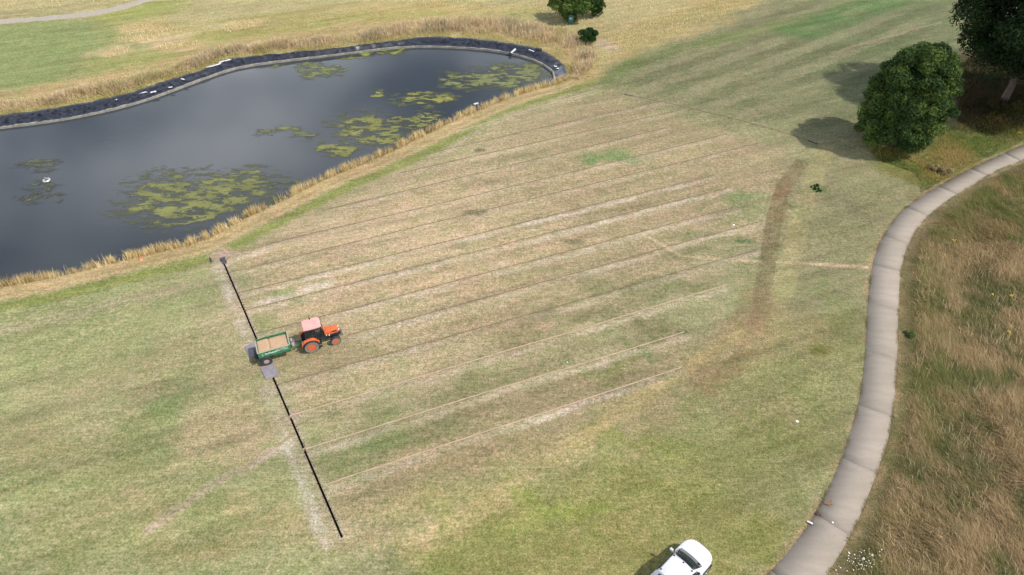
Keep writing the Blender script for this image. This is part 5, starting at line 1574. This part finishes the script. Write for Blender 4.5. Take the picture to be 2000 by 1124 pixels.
for px, py, L, W, rz, lbl, zo in [
    (418, 130, 2.2, 0.35, 0.7, "longer white plastic strip at the kink of the liner", -0.05), (440, 121, 1.6, 0.35, 0.7, "white plastic strip topping the kink of the liner", 0.0),
    (300, 182, 0.7, 0.35, 0.6, "white scrap on the liner left of its kink, nearer the edging", -0.25), (357, 157, 0.8, 0.25, -0.5, "white scrap on the liner just left of the kink", -0.15),
    (333, 173, 0.5, 0.3, 0.3, "small square white scrap low on the liner left of the kink", -0.3), (277, 184, 1.2, 0.3, 0.5, "curved white scrap in mid liner above the open water", -0.2),
    (225, 197, 0.8, 0.3, 0.4, "white scrap on the left third of the liner", -0.2), (262, 187, 0.5, 0.3, 0.4, "little white scrap right of the left third of the liner", -0.2), (153, 209, 0.7, 0.3, 0.3, "white scrap on the liner near the left edge of the picture", -0.2), (68, 224, 0.7, 0.5, 0.9, "pale crumpled scrap at the left end of the liner", -0.2),
    (1085, 132, 0.4, 0.35, 0.2, "upper of two white scraps at the right end of the liner", -0.25), (1089, 136, 0.4, 0.3, 0.2, "lower of two white scraps at the right end of the liner", -0.3)]:
    scrap(px, py, L, W, rz, lbl, zo)
scrap(930, 209, 0.6, 0.3, 0.5, "white plastic bag caught in the straw of the near bank", -0.1, cat="bag", grp=None, name="plastic_bag").location.z = 0.30

M_TIMB = plain("weathered_timber", alb((176, 172, 176)), 0.8, var=0.15)
a3, b3 = survey(386, 468, -0.2), survey(403, 459.5, -0.2)
o = MB().box(-0.65, 0.65, -0.09, 0.09, -0.03, 0.03, 0.008).build("plank", M_TIMB, None, (*(0.5 * (a3 + b3)), -0.05), (0, R(2), math.atan2(b3[1] - a3[1], b3[0] - a3[0])))
tag(o, "grey plank at the water's edge on the near bank", "plank")
M_ORP = plain("orange_marker", (0.75, 0.25, 0.14), 0.6, var=0.08)


def marker(px, py, lbl):
    p = survey(px, py)
    r_ = empty("marker_post", (p[0], p[1], ground_z(*p))); tag(r_, lbl, "marker", "orange markers on the near bank")
    MB().tube([(0, 0, -0.1), (0.02, 0, 0.55)], 0.03, 8).build("post", M_ORP, r_)
    MB().lathe([(0.16, 0.0), (0.14, 0.04), (0.05, 0.07), (0.04, 0.12)], (0, 0, 0), 'Z', 12).build("foot", M_ORP, r_)


marker(276, 508, "orange marker post on the near bank left of the trench end")
marker(934, 212, "orange marker post beside the white bag on the near bank")
p = survey(437, 509)
sh = scrap(437, 510, 0.95, 0.42, math.atan2(td[1], td[0]), "rumpled black sheet over the pond end of the open trench", 0.0, plain("black_sheet", (0.045, 0.045, 0.055), 0.6, var=0.2), "sheet", None, "black_sheet"); sh.location.z = 0.03
o = MB().tube([(-0.32, 0.1, 0.05), (-0.05, 0.02, 0.06), (0.28, -0.16, 0.05)], [0.05, 0.07, 0.06], 8).build("pipe_offcut", M_BLACKP, None, (*survey(412, 508.5), 0.0), (0, 0, R(-40)))
tag(o, "short black pipe offcut on the grass left of the trench end", "pipe")

# litter on the path
M_CARD = plain("cardboard", alb((150, 122, 96)), 0.9, var=0.15, scale=4)
p = survey(1615, 983)
o = MB().plate([(-0.25, -0.10, 0), (0.02, -0.20, 0.01), (0.26, -0.16, 0.02), (0.25, 0.10, 0.05), (0.05, 0.16, 0.08), (-0.14, 0.12, 0.02)], (0, 0, 1), 0.07).build("cardboard_piece", M_CARD, None, (p[0], p[1], 0.045))
tag(o, "crumpled brown cardboard on the path", "cardboard")
p = survey(1596, 1006)
o = MB().tube([(-0.12, 0.1, 0.03), (-0.06, -0.06, 0.04), (0.02, 0.0, 0.03), (0.20, -0.10, 0.03)], [0.04, 0.05, 0.04, 0.03], 7).build("rusty_bracket", plain("rust", (0.10, 0.03, 0.018), 0.8, var=0.3), None, (p[0], p[1], 0.04))
tag(o, "small rust-red bracket at the path edge below the cardboard", "bracket")
p = survey(1581, 1022)
tb_ = empty("work_glove", (p[0], p[1], 0.035), R(-30)); tag(tb_, "white and blue bundle on the left edge of the path", "bundle")
MB().box(-0.17, 0.17, -0.06, 0.06, 0, 0.07, 0.03).build("white_wrap", M_WPLAS, tb_)
MB().box(-0.12, 0.14, -0.12, -0.065, 0, 0.05, 0.02).build("dark_cuff", plain("navy", (0.02, 0.02, 0.06), 0.7), tb_)
for px, py, s_, lbl in ((1626, 1021.5, 0.06, "small pale stone on the path near the bundle"), (1557, 823, 0.10, "white scrap lying in the turf left of the path"), (1433, 439, 0.10, "pale stone among the drain lines, upper right"), (1108, 707, 0.07, "light blue scrap in the grass between two drain lines")):
    p = survey(px, py)
    m_ = MB().lathe([(0.02, s_ * 0.8), (s_ * 0.7, s_ * 0.65), (s_ * 1.1, s_ * 0.25), (s_, 0)], (0, 0, 0), 'Z', 7)
    o = m_.build("stone", M_LAMP if "blue" not in lbl else plain("pale_blue", (0.35, 0.5, 0.65), 0.6), None, (p[0], p[1], ground_z(*p) + (0.03 if px > 1620 else 0.0)), (0, 0, px))
    tag(o, lbl, "stone" if "stone" in lbl else "scrap")

# yellow-flowered ragwort in the rough, and daisies by the path
M_STEM = plain("stem_green", (0.05, 0.09, 0.03), 0.8)
M_YEL = plain("yellow_petals", (0.62, 0.44, 0.03), 0.7, var=0.15, scale=30)
M_DAISY = plain("white_petals", (0.75, 0.75, 0.70), 0.7, var=0.06)
for px, py, lbl in ((1855, 484, "single yellow ragwort in the rough inside the path bend"), (1928, 592, "yellow ragwort pair, left plant, right-hand rough"), (1967, 593, "yellow ragwort pair, right plant, right-hand rough"), (1960, 664, "yellow ragwort below the pair in the right-hand rough"), (1985, 272, "yellow ragwort on the far verge above the path")):
    p = survey(px, py)
    r_ = empty("ragwort", (p[0], p[1], ground_z(*p))); tag(r_, lbl, "wildflower", "yellow ragwort plants")
    b = MB(); fb = MB(); rng = random.Random(px)
    for k in range(5):
        a = rng.uniform(0, 6.28); rr_ = rng.uniform(0.03, 0.16); zt = rng.uniform(0.72, 0.85)
        b.tube([(0, 0, 0), (rr_ * 0.4 * math.cos(a), rr_ * 0.4 * math.sin(a), zt * 0.6), (rr_ * math.cos(a), rr_ * math.sin(a), zt)], 0.008, 5)
        fb.lathe([(0.015, zt + 0.025), (0.04, zt + 0.018), (0.045, zt), (0.02, zt - 0.02)], (rr_ * math.cos(a), rr_ * math.sin(a), 0), 'Z', 8)
    b.build("stems", M_STEM, r_); fb.build("flower_heads", M_YEL, r_)
b = MB(); sb = MB(); rng = random.Random(4)
c0 = survey(1672, 1100)
for k in range(60):
    q = survey(1672 + rng.gauss(0, 22), 1104 + rng.gauss(0, 14)) - c0
    if math.hypot(*(q + c0 - PR[np.argmin(((PR - (q + c0)) ** 2).sum(1))])) < 0.25: continue
    zt = rng.uniform(0.35, 0.6); r0 = rng.uniform(0.018, 0.036)
    b.lathe([(0.006, zt + 0.012), (r0, zt + 0.006), (r0, zt), (0.004, zt - 0.01)], (q[0], q[1], 0), 'Z', 6)
    sb.tube([(q[0], q[1], 0), (q[0] + 0.01, q[1], zt - 0.008)], 0.006, 4)
o = b.build("daisies", M_DAISY, None, (c0[0], c0[1], ground_z(*c0)), smooth_deg=0)
tag(o, "patch of white daisies by the path in the bottom right", "flowers", kind="stuff")
tag(sb.build("stems", M_STEM, o, smooth_deg=0), kind="stuff")
